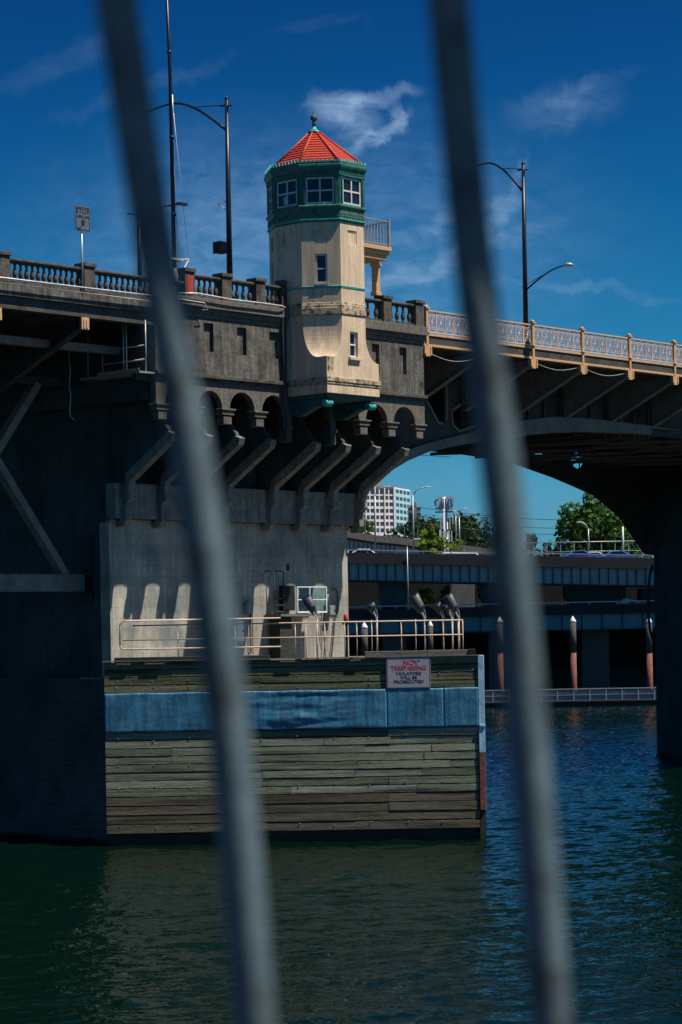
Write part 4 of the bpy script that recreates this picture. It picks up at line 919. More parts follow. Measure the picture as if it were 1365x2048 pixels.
# corner guard
zc0, zc1, zc2 = ff(962, 1505)[1], ff(962, 1620)[1], .1
fd.part('corner_guard', MB().box(X1 + .01, X2, YF - .06, YF + .35, zc0, ZTOP + .02).box(X1 + .05, X2 + .02, YF - .1, YF - .062, zc0 + 1.0, zc0 + 1.1), M_wblue, bev=.015, label='pale blue metal corner guard')
fd.part('corner_guard', MB().box(X1 + .01, X2 - .01, YF - .055, YF + .35, zc1, zc0 - .005), M_rust if False else M_rpil, bev=.015, label='rusty lower corner guard')
fd.part('corner_guard', MB().box(X1 + .005, X2 - .02, YF + .0, YF + .35, -.6, zc1 - .004), M_tmb)
fd.part('end_planking', MB().box(X1 + .06, X2 - .04, YF + .36, YF + 9.5, .1, ZTOP - .02), M_tmb)
fd.part('cap_timber', MB().box(X0 - .05, X1 + .05, YF - .09, YF + .3, ZTOP + .0, ZTOP + .035), M_tml)
pl_ = MB()
for k in range(9): x = X0 + .4 + k * (X1 - X0 - .8) / 8; pl_.lathe([(.17, -1.5), (.17, .9)], (x, YF + .6, 0), 10)
fd.part('waterline_piles', pl_, M_tmb)
fd.part('low_waler', MB().box(X0 + .05, X1 - .3, YF + .16, YF + .5, -.05, .22), M_tmb)
# left return of the fender, along the west side of the pier
p0 = Vector((X0, YF + .1)); dr = Vector((-SU, CU))
rt = MB()
for k in range(20):
    z = .35 + k * .315
    if z > ZTOP - .2: break
    a_, b_ = p0, p0 + dr * 26; rt.beam((a_.x, a_.y + .2, z), (b_.x, b_.y, z), .12, .3)
fd.part('side_planking', rt, M_pier)
# no trespassing sign
sx0, sz1 = ff(773, 1314); sx1, sz0 = ff(862, 1376)
cxs, czs = (sx0 + sx1) / 2, (sz0 + sz1) / 2; hwid, hhei = (sx1 - sx0) / 2, (sz1 - sz0) / 2
t = T('warning_sign', 'grey NO TRESPASSING board with red and black letters on the timber fender', 'sign', (cxs, YF - .05, sz0), 'W')
def rrect(hw_, hh, r, n=4):
    out = []
    for qx, qz, a0 in ((1, 1, 0), (-1, 1, 90), (-1, -1, 180), (1, -1, 270)):
        for k in range(n + 1): a = R(a0 + 90 * k / n); out.append((cxs + qx * (hw_ - r) + r * math.cos(a), czs + qz * (hh - r) + r * math.sin(a)))
    return out
bd = t.part('board', MB().plate(rrect(hwid, hhei, .05), [], lambda a, z, c: (a, c, z), YF - .075, YF - .045), M_sgn)
t.part('border', MB().plate(rrect(hwid - .025, hhei - .025, .04), [rrect(hwid - .04, hhei - .04, .035)[::1]], lambda a, z, c: (a, c, z), YF - .079, YF - .0755), M_sblk, parent=bd)
for s_, sy, off, m_, sx_ in (('NO', .27, .30, M_sred, 1.0), ('TRESPASSING', .235, .1, M_sred, .98), ('VIOLATORS', .165, -.09, M_sblk, 1.1), ('WILL BE', .165, -.25, M_sblk, 1.1), ('PROSECUTED', .165, -.41, M_sblk, 1.15)):
    t.part('lettering', text_mb(s_, sy, lambda x, y, z: (cxs + x, YF - .078 - z, czs + off + y), .004, sx_), m_, parent=bd)
t.part('peeled_patch', MB().plate([(cxs + x, czs + z) for x, z in ((.2, .5), (.5, .5), (.42, .44), (.34, .45), (.36, .34), (.3, .3), (.3, .42), (.22, .44))], [], lambda a, z, c: (a, c, z), YF - .0845, YF - .08), M_grey, parent=bd)
# ---------------------------------------------------------------- work platform on the fender
ZP = 7.02
XL = ff(228, 1300)[0]; XR = ff(950, 1300)[0]
ct = T('work_platform', 'dark timber work platform between the fender and the pale pier wall', 'platform', (0, YF + 1, 6.7), 'W')
pr = bw(PU1, WW); pl2 = bw(PU0, WW)
ct.part('decking', MB().plate([(XL, YF + .1), (XR, YF + .1), (XR, YF + 11.5), (pr.x + .0, pr.y + .0), (pr.x - .2, pr.y - .4), (pl2.x + .2, pl2.y - .2)], [], lambda a, b, c: (a, b, c), ZP - .12, ZP), M_tml)
ct.part('edge_beam', MB().box(XL, XR, YF + .02, YF + .098, ZP - .22, ZP - .02), M_tmb)
ct.part('joist', MB().box(XL, XR - .05, YF + .3, YF + .6, 6.75, 6.895), M_tmb)
bl = MB()
for px in (478, 598, 703, 850, 910, 250, 330): x = ff(px, 1310)[0]; ct.part('spacer_block', MB().box(x - .09, x + .09, YF + .0, YF + .28, ZTOP + .04, ZP - .225), M_tml)
zb1 = ff(600, 1283)[1]
ct.part('kerb_timber', MB().box(XL, ff(540, 1290)[0], YF + .05, YF + .3, ZP + .005, ZP + .26), M_tmb, bev=.015)
ct.part('kerb_timber', MB().box(ff(730, 1290)[0], ff(855, 1290)[0] - .005, YF + .05, YF + .3, ZP + .05, ZP + .33), M_tml, bev=.015)
ct.part('kerb_timber', MB().box(ff(855, 1290)[0] + .005, ff(936, 1290)[0], YF + .05, YF + .3, ZP + .05, ZP + .34), M_tml, bev=.015)
ct.part('kerb_end', MB().box(ff(937, 1290)[0], ff(951, 1290)[0], YF + .0, YF + .35, ZP - .2, ZP + .36), M_blk, bev=.02)
for px0, px1 in ((232, 262), (290, 312), (313, 328), (560, 590), (700, 722)):
    ct.part('plank_offcut', MB().box(ff(px0, 1300)[0], ff(px1, 1300)[0], YF - .1, YF + .02, ZP - .02, ZP + .035), M_tml)
# railing of the platform
pr_ = T('platform_railing', 'peach coloured pipe railing along the front edge of the work platform', 'railing', (0, YF + .4, ZP), 'W')
YR = YF + .42
def fr2(px, py, Y=YR): p = at(px, py, Y); return p.x, p.z
zt1 = fr2(580, 1246)[1]; zt2 = fr2(580, 1275)[1]
xr0, xr1 = fr2(240, 1246)[0], fr2(926, 1246)[0]
pr_.part('top_rail', MB().tube([(xr0 + .5, YR, zt1), (xr1, YR, zt1)], .028, 8), M_rail)
pr_.part('mid_rail', MB().tube([(xr0 + .1, YR, zt2), (xr1, YR, zt2)], .024, 8), M_rail)
pts = [(fr2(540, 1)[0], YR - .05, zt1 + .2), (xr0 + .25, YR - .05, zt1 + .2)] + [(xr0 + .25 - .25 * math.sin(k * math.pi / 10), YR - .05, zt1 - .05 + .25 * math.cos(k * math.pi / 10)) for k in range(6)] + [(xr0, YR - .05, zt2 - .2)] + [(xr0 + .2 - .2 * math.cos(k * math.pi / 8), YR - .05, zt2 - .2 - .15 * math.sin(k * math.pi / 8)) for k in range(5)] + [(fr2(540, 1)[0], YR - .05, zt2 - .35)]
pr_.part('loop_rail', MB().tube(pts, .03, 8), M_rail)
for px in (356, 471, 591, 612, 650, 690, 714, 744, 803, 832, 850, 887, 905, 917, 926):
    x = fr2(px, 1260)[0]; pr_.part('post', MB().tube([(x, YR + .01, ZP), (x, YR + .01, zt1 + (.06 if px in (744, 832, 905) else 0))], .022, 6), M_rail)
# flood lights
def flood(label, px, py, ln=.85, rr_=.2, foot=ZP, yy=YF + .9, tilt=26):
    p = at(px, py, yy)                                 # yoke position
    t = T('floodlight', label, 'floodlight', (p.x, yy, foot), 'W', group='floodlights on the platform railing')
    t.part('pole', MB().tube([(p.x, yy, foot), (p.x, yy, p.z)], .035, 8), M_rail)
    a = R(tilt); d = Vector((-math.sin(a), -.25, math.cos(a))).normalized(); c = Vector(p) + d * .28
    y = t.part('yoke', MB().beam((p.x, yy - .14, p.z), (p.x, yy + .14, p.z), .03, .05).beam((p.x, yy - .14, p.z), (c.x - .0, yy - .2, c.z), .03, .05).beam((p.x, yy + .14, p.z), (c.x, yy + .16, c.z), .03, .05).beam((p.x + .05, yy, p.z), (c.x + .12, yy, c.z + .1), .03, .05), M_lpole)
    ringz = [(0, .09), (.12, .12), (.16, rr_ * .75), (.3, rr_ * .8), (.32, rr_ * 1.05), (.36, rr_ * 1.05), (.38, rr_), (ln, rr_ * 1.02), (ln + .01, rr_ * .8)]
    t.part('housing', MB().tube([c + d * (h - .1) for h, _ in ringz], [r for _, r in ringz], 14), M_blk if False else M_hous)
    t.part('lens', MB().tube([c + d * (ln - .1), c + d * (ln - .08)], rr_ * .78, 14), M_gls)
M_hous = mat('floodlight_housing', (.055, .06, .065), .5, var=.2, sc=8, bump=.1)
flood('large floodlight tilted left in front of the white window frame', 634, 1236, .75, .2)
flood('short floodlight leftmost of those over the open water', 754, 1236, .45, .19)
flood('long floodlight just right of the slim pale lamp post', 850, 1236, .85, .21)
flood('short floodlight between the two long ones at the platform end', 887, 1236, .45, .18)
flood('long floodlight nearest the right end of the platform', 918, 1236, .85, .19)
flood('thin floodlight bracket half hidden behind the rightmost long floodlight', 905, 1237, .35, .12, yy=YF + 1.3)
# things on the pale wall
WZ = WW - .27
def wu(px, py, w=WZ): return B(px, py, w)
def wbox(px0, py0, px1, py1, w0, w1):
    a, z1_ = wu(px0, py0, w0); b_, _ = wu(px1, py0, w0); _, z0_ = wu(px0, py1, w0); return MB().box(a, b_, w0, w1, z0_, z1_), (a, w0, z0_)
def wall_box(name, label, cat, px0, py0, px1, py1, m, d=.25, det=True):
    mb, o = wbox(px0, py0, px1, py1, WZ - d, WZ + .01); t = T(name, label, cat, o); t.part('cabinet', mb, m, bev=.015)
    a, z1_ = wu(px0, py0, WZ - d); b_, _ = wu(px1, py0, WZ - d); _, z0_ = wu(px0, py1, WZ - d)
    t.part('door', MB().box(a + .03, b_ - .03, WZ - d - .015, WZ - d - .001, z0_ + .03, z1_ - .03), m, bev=.004)
    t.part('handle', MB().box(b_ - .09, b_ - .06, WZ - d - .04, WZ - d - .0155, (z0_ + z1_) / 2 - .05, (z0_ + z1_) / 2 + .05), M_blk)
    return t
t = wall_box('electrical_box', 'small grey electrical box high on the pale wall with a conduit below it', 'electrical box', 494, 1206, 507, 1227, M_grey)
a, z1_ = wu(500, 1227); t.part('conduit', MB().tube([(a - .06, WZ - .1, z1_), (a - .06, WZ - .1, ZP + .3), (a - .2, WZ - .1, ZP + .25)], .03, 6).tube([(a + .05, WZ - .1, z1_), (a + .05, WZ - .1, ZP + .2)], .02, 6), M_blk)
wall_box('electrical_cabinet', 'white upright cabinet behind the railing below the grey electrical box', 'cabinet', 474, 1241, 488, 1283, M_wh, .3)
wall_box('control_box', 'dark tall switch box at the top of the wall ladder', 'switch box', 569, 1171, 590, 1221, M_blk, .3)
wall_box('junction_box', 'small grey junction box near the right corner of the pale wall', 'electrical box', 660, 1211, 671, 1231, M_grey, .3)
a0, z0_ = wu(540, 1240); a1, _ = wu(559, 1240); _, zt_ = wu(545, 1143)
t = T('wall_ladder', 'thin dark wall ladder with tall hooped rails on the pale pier wall', 'ladder', (a0, WZ - .2, ZP))
for a in (a0, a1):
    t.part('rail', MB().tube([(a, WZ - .3, ZP), (a, WZ - .3, zt_ - .1), (a, WZ - .25, zt_), (a - .18, WZ - .2, zt_ + .02), (a - .2, WZ, zt_)], .028, 6), M_stl)
rg_ = MB()
for k in range(9): z = ZP + .3 + k * .28; rg_.tube([(a0, WZ - .3, z), (a1, WZ - .3, z)], .018, 6)
t.part('rungs', rg_, M_stl)
# white window frame structure with sloping stand
fa, fz1 = wu(594, 1173, WZ - .9); fb, _ = wu(653, 1173, WZ - .9); _, fz0_ = wu(594, 1226, WZ - .9)
t = T('glazed_screen', 'white framed glazed screen standing on a shelf in front of the pale wall', 'screen', (fa, WZ - .9, fz0_))
fm_ = (fa + fb) / 2; fz = (fz0_ + fz1) / 2
cells = [[(x0, z0), (x1, z0), (x1, z1), (x0, z1)] for x0, x1 in ((fa + .04, fm_ - .16), (fm_ - .12, fb - .04)) for z0, z1 in ((fz0_ + .07, fz - .015), (fz + .02, fz1 - .04))]
t.part('frame', MB().plate([(fa, fz0_), (fb, fz0_), (fb, fz1), (fa, fz1)], cells, fnw, WZ - .93, WZ - .88), M_wh)
M_clear = bpy.data.materials.new('clear_glass'); M_clear.use_nodes = True
p_ = M_clear.node_tree.nodes['Principled BSDF']; p_.inputs['Base Color'].default_value = (.5, .75, .85, 1); p_.inputs['Roughness'].default_value = .05; p_.inputs['Transmission Weight'].default_value = 1; p_.inputs['IOR'].default_value = 1.02
for c in cells: t.part('pane', MB().box(c[0][0], c[2][0], WZ - .91, WZ - .9, c[0][1], c[2][1]), M_clear)
shf0, shz = wu(560, 1221, WZ - .9)
t.part('shelf', MB().box(shf0, fb - .5, WZ - .95, WZ, fz0_ - .14, fz0_ - .04), M_tml)
t.part('stand', MB().box(shf0 + .2, shf0 + .9, WZ - .7, WZ - .1, ZP, fz0_ - .145), M_tmb)
c1, cz1 = wu(660, 1178); c2, _ = wu(674, 1190)
single('bent_conduit', MB().tube([(c1 - .2, WZ - .05, cz1), (c2 - .1, WZ - .05, cz1), (c2, WZ - .05, cz1 - .15), (c2, WZ - .05, cz1 - 1.0), (c2 - .2, WZ - .05, cz1 - 1.3), (c2 - .5, WZ - .08, ZP)], .03, 6), M_stl, 'dark bent conduit running down beside the junction box', 'conduit', o=(c2, WZ, ZP))
single('slack_hose', MB().tube([(c1 - .5 + .03 * math.sin(k), WZ - .12, 9.35 - k * .19) for k in range(12)], .02, 6).tube([(c1 - .5, WZ - .12, 9.3), (c1 - .75, WZ - .12, 8.6), (c1 - .5, WZ - .12, 7.6), (c1 - .6, WZ - .12, ZP)], .018, 6), M_blk, 'thin black hose looping down the wall by the right corner', 'hose', o=(c1 - .5, WZ, ZP))
hx_, hz_ = at(692, 1238, YF + 8).x, 0
pz = at(692, 1238, YF + 8).z
t = T('beacon', 'small red beacon on a black stand at the right corner of the pale wall', 'beacon', (hx_, YF + 8, ZP), 'W')
t.part('stand', MB().lathe([(.08, ZP), (.08, pz - .25), (.16, pz - .22), (.16, pz - .12), (.09, pz - .1)], (hx_, YF + 8, 0), 10), M_blk); t.part('lens', MB().lathe([(.09, pz - .1), (.1, pz), (.1, pz + .15), (.05, pz + .22), (.01, pz + .23)], (hx_, YF + 8, 0), 10), M_sred)
#=== BACKGROUND ===
def piling(label, px, ytop, Y, w=.6, red=True):
    p = at(px, ytop, Y); t = T('mooring_pile', label, 'mooring pile', (p.x, Y, -1), 'W', group='white capped mooring piles')
    r = w / 2
    t.part('shaft', MB().tube([(p.x, Y, -1.5), (p.x, Y, p.z - .62 - 3.0)], r, 12), M_rpil); t.part('sleeve', MB().tube([(p.x, Y, p.z - 3.62), (p.x, Y, p.z - .62)], r * 1.06, 12), M_pdk)
    t.part('cap', MB().lathe([(r * 1.08, -.62), (r * 1.08, -.5), (.02, 0)], (p.x, Y, p.z), 12), M_wh)
M_pdk = mat('dark_pile_sleeve', (.06, .055, .055), .8, var=.3, sc=2)
piling('grey brown mooring pile left of the right blurred bar', 1000, 1233, 226)
piling('reddish mooring pile standing clear in the channel opening', 1146, 1232, 226)
piling('reddish mooring pile against the dark right hand pier', 1298, 1233, 226)
piling('white capped pile end showing above the platform rail by the leftmost short floodlight', 729, 1244, 226, .65, False)
piling('white capped pile end showing behind the long floodlight pole', 861, 1241, 226, .5, False)
# floating dock
YD = 224
dx0, dx1 = at(930, 1400, YD).x, 60
t = T('floating_dock', 'low grey floating dock with post railing along the far bank', 'dock', (dx0, YD, 0), 'W')
t.part('pontoon', MB().box(dx0 - 18, dx1, YD, YD + 3.5, -.1, .38).box(dx0 - 18, dx1, YD - .1, YD + 3.6, .382, .5), M_par)
repeat_part(t, 'railing_post', MB().box(-.05, .05, .1, .2, .5, 1.6), M_lpole, [(dx0 - 2 + k * 1.6, YD, 0) for k in range(30)])
t.part('railing_rail', MB().box(dx0 - 18, dx1, YD + .08, YD + .2, 1.6, 1.7).box(dx0 - 18, dx1, YD + .11, YD + .17, 1.05, 1.1), M_lpole)
t.part('mesh_infill', MB().box(dx0 - 18, dx1, YD + .22, YD + .24, .55, 1.5), M_grey)
# viaducts
def viaduct(label, x0, x1, Y, depth, ztop, par, gird, slope, gm, nst, pm_=None, base=None):
    z = lambda x: ztop + slope * (x - x0)
    t = T('elevated_highway', label, 'viaduct', ((x0 + x1) / 2, Y, 0), 'W')
    def slab(y0, y1, za, zb): return MB().loft([[(x, y0, z(x) + za), (x, y1, z(x) + za), (x, y1, z(x) + zb), (x, y0, z(x) + zb)] for x in (x0, x1)])
    t.part('deck', slab(Y + .3, Y + depth, -par - .3, -par), M_asph)
    t.part('parapet', slab(Y, Y + .28, -par - .28, 0), M_par)
    t.part('handrail', slab(Y - .02, Y + .1, .22, .34), M_lpole)
    repeat_part(t, 'handrail_post', MB().box(-.06, .06, 0, .08, -.01, .225), M_lpole, [(x, Y, z(x)) for x in range(-12, 60, 3)])
    t.part('girder', slab(Y + .5, Y + 1.0, -par - .3 - gird, -par - .302), gm)
    t.part('flange', slab(Y + .3, Y + 1.1, -par - .3 - gird - .12, -par - .3 - gird - .002), M_stl)
    repeat_part(t, 'stiffener', MB().box(-.05, .05, .36, .5, -gird, -.01), M_stl, [(-9 + k * nst, Y, z(-9 + k * nst) - par - .3) for k in range(int(60 / nst))])
    for yy in (Y + 4, Y + 8, Y + depth - 1.5): t.part('inner_girder', slab(yy, yy + .4, -par - .3 - gird, -par - .302), M_stl)
    return t, z
YV = 244
za = at(760, 1106, YV).z; zr = at(1200, 1114, YV).z; xa0 = at(760, 1106, YV).x; xar = at(1200, 1114, YV).x
zq = za - (zr - za) / (xar - xa0) * (xa0 + 60)
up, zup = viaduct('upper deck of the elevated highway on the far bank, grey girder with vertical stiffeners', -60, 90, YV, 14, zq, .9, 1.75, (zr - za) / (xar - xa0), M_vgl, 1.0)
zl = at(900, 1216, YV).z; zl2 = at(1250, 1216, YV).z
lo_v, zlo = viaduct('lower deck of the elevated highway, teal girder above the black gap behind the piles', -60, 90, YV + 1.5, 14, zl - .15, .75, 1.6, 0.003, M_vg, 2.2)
def pier_cap(px, label_on, wcol, Y=YV + 5, capl=4, root=up):
    p = at(px, 1200, Y); zt = zup(p.x) - 3.05
    c = root.part('column', MB().box(p.x - wcol / 2, p.x + wcol / 2, Y, Y + 2.5, -1, zt - 1.6), M_colm)
    root.part('column_cap', MB().plate([(p.x - wcol / 2 - capl, zt), (p.x - wcol / 2 - capl, zt - 1.2), (p.x - wcol / 2, zt - 2.8), (p.x + wcol / 2, zt - 2.8), (p.x + wcol / 2 + capl, zt - 1.2), (p.x + wcol / 2 + capl, zt)], [], lambda a, z, c: (a, c, z), Y - 1.4, Y + 2.2), M_colm, parent=c)
pier_cap(1190, '', 3.0, YV + 5, 1.8); pier_cap(788, '', 2.6, YV + 3.5, .3); pier_cap(1380, '', 3); pier_cap(1000, '', 2.6, YV + 4, 1.0); pier_cap(600, '', 2.6)
# small third viaduct behind, seen through the gap
YB = 270
bx0, bx1 = at(858, 1160, YB), at(942, 1160, YB)
t = T('ramp_bridge', 'pale beam and column of a ramp seen through the gap between the two highway decks', 'ramp', (bx0.x, YB, 0), 'W')
t.part('beam', MB().box(bx0.x - 1, bx1.x + .5, YB, YB + 6, bx0.z - .3, bx0.z + .6), M_conc)
rb = MB()
for k in range(5): x = bx0.x + .4 + k * .95; rb.box(x, x + .7, YB - .06, YB - .002, bx0.z - .15, bx0.z + .42)
t.part('recessed_panel', rb, M_wall)
cpx = at(937, 1190, YB); t.part('column', MB().box(cpx.x - .6, cpx.x + .5, YB + .1, YB + 1.2, 3, bx0.z - .31), M_wall)
# back wall under the decks, its near-black colour standing for their shade
single('embankment_wall', MB().box(-80, at(838, 1200, 259).x, 259, 260.5, 2, 13.2).box(at(952, 1200, 259).x, 90, 259, 260.5, 2, 13.2).box(at(838, 1200, 259).x, at(952, 1200, 259).x, 259, 260.5, 2, 9.4).box(-10, 40, 277, 278, 2, 14), M_shade, 'retaining wall painted near-black for the shade behind the lower highway deck', 'retaining wall', frame='W', o=(0, 259, 2))
# curved ramp behind, top left of the opening
rp = [(600, 1052), (700, 1062), (748, 1070), (794, 1074), (836, 1080), (871, 1083), (920, 1089), (990, 1099), (1060, 1108)]
YRP = 300
pts3 = [at(x, y, YRP) for x, y in rp]
t = T('highway_ramp', 'grey concrete ramp sloping down to the right behind the upper highway deck', 'ramp', (pts3[0].x, YRP, 5), 'W')
t.part('parapet', MB().loft([[(p.x, YRP, p.z - .9), (p.x, YRP + .3, p.z - .9), (p.x, YRP + .3, p.z), (p.x, YRP, p.z)] for p in pts3]), M_vrp := mat('ramp_concrete', (.22, .2, .18), .9, var=.15, sc=.3, streak=.2))
t.part('deck', MB().loft([[(p.x, YRP + .31, p.z - 1.2), (p.x, YRP + 9, p.z - 1.2), (p.x, YRP + 9, p.z - .9), (p.x, YRP + .31, p.z - .9)] for p in pts3]), M_asph)
t.part('girder', MB().loft([[(p.x, YRP + .4, p.z - 2.6), (p.x, YRP + .7, p.z - 2.6), (p.x, YRP + .7, p.z - 1.21), (p.x, YRP + .4, p.z - 1.21)] for p in pts3]), M_vgl)
m = MB()
for k in range(12): s = k / 12 * .5; p = at(690 + k * 9, 1062 + k * .9, YRP); m.box(p.x - .06, p.x + .06, YRP + .33, YRP + .4, p.z - 2.6, p.z - 1.22)
t.part('stiffeners', m, M_stl)
for px in (660, 800, 960): p = at(px, 1085, YRP); t.part('column', MB().box(p.x - .7, p.x + .7, YRP + 3, YRP + 4.4, 3, p.z - 1.3), M_conc)
m = MB()
for k in range(9): p = at(706 + k * 26, 1063 + k * 3.6, YRP); m.box(p.x - .03, p.x + .03, YRP + .1, YRP + .16, p.z, p.z + 1.6)
t.part('fence_posts', m, M_lpole)
# chain link fence at right top of the upper deck
YFN = 262
t = T('chain_fence', 'grey chain link fence above the highway in front of the big tree', 'fence', (at(1170, 1085, YFN).x, YFN, at(1170, 1110, YFN).z - 3), 'W')
m = MB(); p0_ = at(1040, 1086, YFN); p1_ = at(1285, 1084, YFN)
for k in range(10):
    x = p0_.x + (p1_.x - p0_.x) * k / 9; t.part('post', MB().box(x - .05, x + .05, YFN, YFN + .1, p0_.z - 2.6, p0_.z + .1), M_lpole)
t.part('top_rail', MB().tube([(p0_.x, YFN, p0_.z), (p1_.x, YFN, p0_.z)], .05, 6).tube([(p0_.x, YFN, p0_.z - 1.1), (p1_.x, YFN, p0_.z - 1.1)], .03, 6), M_lpole)
single('fence_bank', MB().box(p0_.x - 8, p1_.x + 40, YFN - 1, YFN + 4, 4, p0_.z - 2.0), M_conc, 'concrete bank wall carrying the chain link fence', 'retaining wall', frame='W', o=(p0_.x, YFN, 4))
# background lamps
def bglamp(label, px, ytop, ybase, Y, hpx=None, m=None, r=.11, two=False):
    p = at(px, ytop, Y); b_ = at(px, ybase, Y); t = T('street_lamp', label, 'street lamp', (b_.x, Y, b_.z), 'W', group='slim lamps of the far bank highway')
    t.part('pole', MB().tube([(b_.x, Y, b_.z), (b_.x, Y, p.z - .3)], r, 8, r * .6), m or M_lpole)
    if hpx is not None:
        q = at(hpx, ytop - 2, Y); s = 1 if q.x > b_.x else -1; L = abs(q.x - b_.x)
        pts_ = [(b_.x, Y, p.z - .5), (b_.x + s * L * .25, Y, p.z + .2), (b_.x + s * L * .6, Y, p.z + .42), (b_.x + s * L, Y, p.z + .5)]
        a = t.part('arm', MB().tube(pts_, .06, 6), m or M_lpole); e = pts_[-1]
        t.part('lamp_head', MB().box(e[0] - .35, e[0] + .35, Y - .15, Y + .15, e[2] - .06, e[2] + .08), M_wh, parent=a, bev=.03)
bglamp('slim pale lamp on the upper deck left of the antenna tower, arm to the right', 828, 984, 1108, 246, 856)
bglamp('slim pale lamp in front of the white office block', 752, 983, 1108, 246, 775, r=.09)
bglamp('slim pale lamp rising from the lower deck with a short arm to the right', 817, 1088, 1220, 243.5, 835, r=.09)
bglamp('paired slim lamp just right of the antenna tower', 920, 1030, 1105, 290, 906)
bglamp('small lamp with raised arm right of the antenna tower', 913, 1025, 1092, 300, 931, r=.09)
bglamp('small lamp with arm to the left in front of the big tree', 1178, 1053, 1105, 262, 1160)
bglamp('plain pale pole at the right end of the chain link fence', 1247, 1048, 1110, 262, None, M_wh, .14)
# antenna tower
Y = 285; p = at(892, 1095, Y); pt = at(892, 994, Y)
t = T('antenna_tower', 'white cell antenna tower rising above the dark trees', 'antenna tower', (p.x, Y, 5), 'W')
t.part('mast', MB().tube([(p.x, Y, 5), (p.x, Y, pt.z)], .45, 10, .3), M_wh)
sc_ = Y / F
m = MB()
for dx, y0, y1, w in ((-14, 994, 1020, 9), (2, 994, 1021, 6), (10, 993, 1023, 5), (-22, 1002, 1012, 5), (13, 996, 1010, 4), (-6, 998, 1018, 4)):
    m.box(p.x + dx * sc_, p.x + (dx + w) * sc_, Y - .6 - .02 * dx, Y - .2, at(892, y1, Y).z, at(892, y0, Y).z)
t.part('antenna_panels', m, mat('antenna_grey', (.45, .5, .56), .6, bump=0))
m = MB()
for dx, y0, y1, w in ((-10, 1028, 1095, 1.5), (8, 1030, 1060, 1.5), (-4, 1062, 1090, 4), (5, 1062, 1085, 3), (14, 1023, 1050, 1.5), (-13, 1060, 1080, 3), (11, 1062, 1084, 2)):
    m.box(p.x + dx * sc_, p.x + (dx + w) * sc_, Y - .7, Y - .45, at(892, y1, Y).z, at(892, y0, Y).z)
t.part('equipment', m, M_wh)
m = MB()
for y in (1000, 1016, 1024, 1060, 1080): zz_ = at(892, y, Y).z; m.box(p.x - 20 * sc_, p.x + 14 * sc_, Y - .25, Y - .1, zz_ - .08, zz_ + .08)
t.part('cross_arms', m, M_blk)
# power lines
for k, (y0, y1) in enumerate(((1012, 1032), (1030, 1048), (1043, 1060))):
    Yp = 330; a = at(820, y0, Yp); b_ = at(1330, y1, Yp)
    single('power_line', MB().tube([a.lerp(b_, j / 12) + Vector((0, 0, -1.2 * math.sin(math.pi * j / 12))) for j in range(13)], .05, 5), M_stl,
           ['topmost of the three power lines across the sky below the arch', 'middle one of the three power lines below the arch', 'lowest of the three power lines below the arch'][k], 'power line', frame='W', o=tuple(a), group='power lines below the arch')
# office block
YO = 1200
o0, o1 = at(674, 980, YO), at(789, 980, YO); ztp = at(750, 975, YO).z
RZ = R(28)
t = T('office_building', 'white gridded office block with a bluish side wall at the left of the opening', 'building', (o1.x, YO, 8), 'W', rz=RZ)
side = at(821, 985, YO + 25).x
_n = Matrix.Rotation(-RZ, 3, 'Z') @ Vector((side - o1.x, 28, 0))
t.part('wall', MB().plate([(o0.x, YO), (o1.x, YO), (o1.x + _n.x, YO + _n.y), (o0.x, YO + 40)], [], lambda a, b, c: (a, b, c), 8, ztp), M_bld)
n0 = _n.copy(); L = n0.length; n0.normalize(); nn = Vector((n0.y, -n0.x, 0))
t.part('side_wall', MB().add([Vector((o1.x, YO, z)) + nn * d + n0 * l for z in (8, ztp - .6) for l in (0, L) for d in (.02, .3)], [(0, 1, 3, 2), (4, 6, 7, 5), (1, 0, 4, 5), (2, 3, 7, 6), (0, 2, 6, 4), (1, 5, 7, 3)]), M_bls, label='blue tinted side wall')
fh = 13.0 * YO / F; cw = 10.8 * YO / F
t.part('roof', MB().box(o0.x - .5, o1.x + .3, YO - .5, YO + 24, ztp, ztp + .8).box(o1.x - 12, o1.x - 5, YO + 3, YO + 10, ztp + .8, ztp + 3).box(o1.x - 10, o1.x - 7, YO + 4, YO + 8, ztp + 3, ztp + 5), M_grey)
for r_ in range(7):
    zt_ = ztp - 1.2 - r_ * fh - (.0 if r_ else -.3)
    for c_ in range(9):
        xx = o1.x - .9 - c_ * cw; wv = cw * .72; hh_ = fh * (.55 if r_ else .8)
        if xx - wv < o0.x + .3: continue
        t.part('window', MB().box(xx - wv, xx, YO - .12, YO + .05, zt_ - hh_, zt_), M_bgl)
    for c_ in range(4):
        l0 = 2 + c_ * L / 4.3; l1_ = l0 + L / 6
        b0 = Vector((o1.x, YO, 0)) + nn * .35 + n0 * l0; b1 = Vector((o1.x, YO, 0)) + nn * .35 + n0 * l1_
        t.part('window', MB().beam((b0.x, b0.y, zt_ - fh * .3), (b1.x, b1.y, zt_ - fh * .3), .1, fh * .5), M_bgl)
fins = MB()
for c_ in range(5): xx = o1.x - .35 - c_ * cw * 2; fins.box(xx - .3, xx + .3, YO - .5, YO - .13, 8, ztp - .01)
t.part('fins', fins, M_bld)
q0, q1 = at(818, 1010, 900), at(842, 1045, 900)
t = T('office_building', 'small dark roofed block right of the white office building', 'building', (q0.x, 900, 8), 'W')
t.part('wall', MB().box(q0.x, q1.x, 900, 915, 8, q0.z), M_bls)
m = MB()
for k in range(5): zz_ = q0.z - 1.2 - k * 2.1; m.box(q0.x - .1, q1.x + .1, 899.8, 899.99, zz_ - .9, zz_)
t.part('window_bands', m, M_bgl); t.part('lift_tower', MB().box(q0.x + 1.5, q0.x + 3.0, 899, 905, 8, q0.z + 1), M_grey)
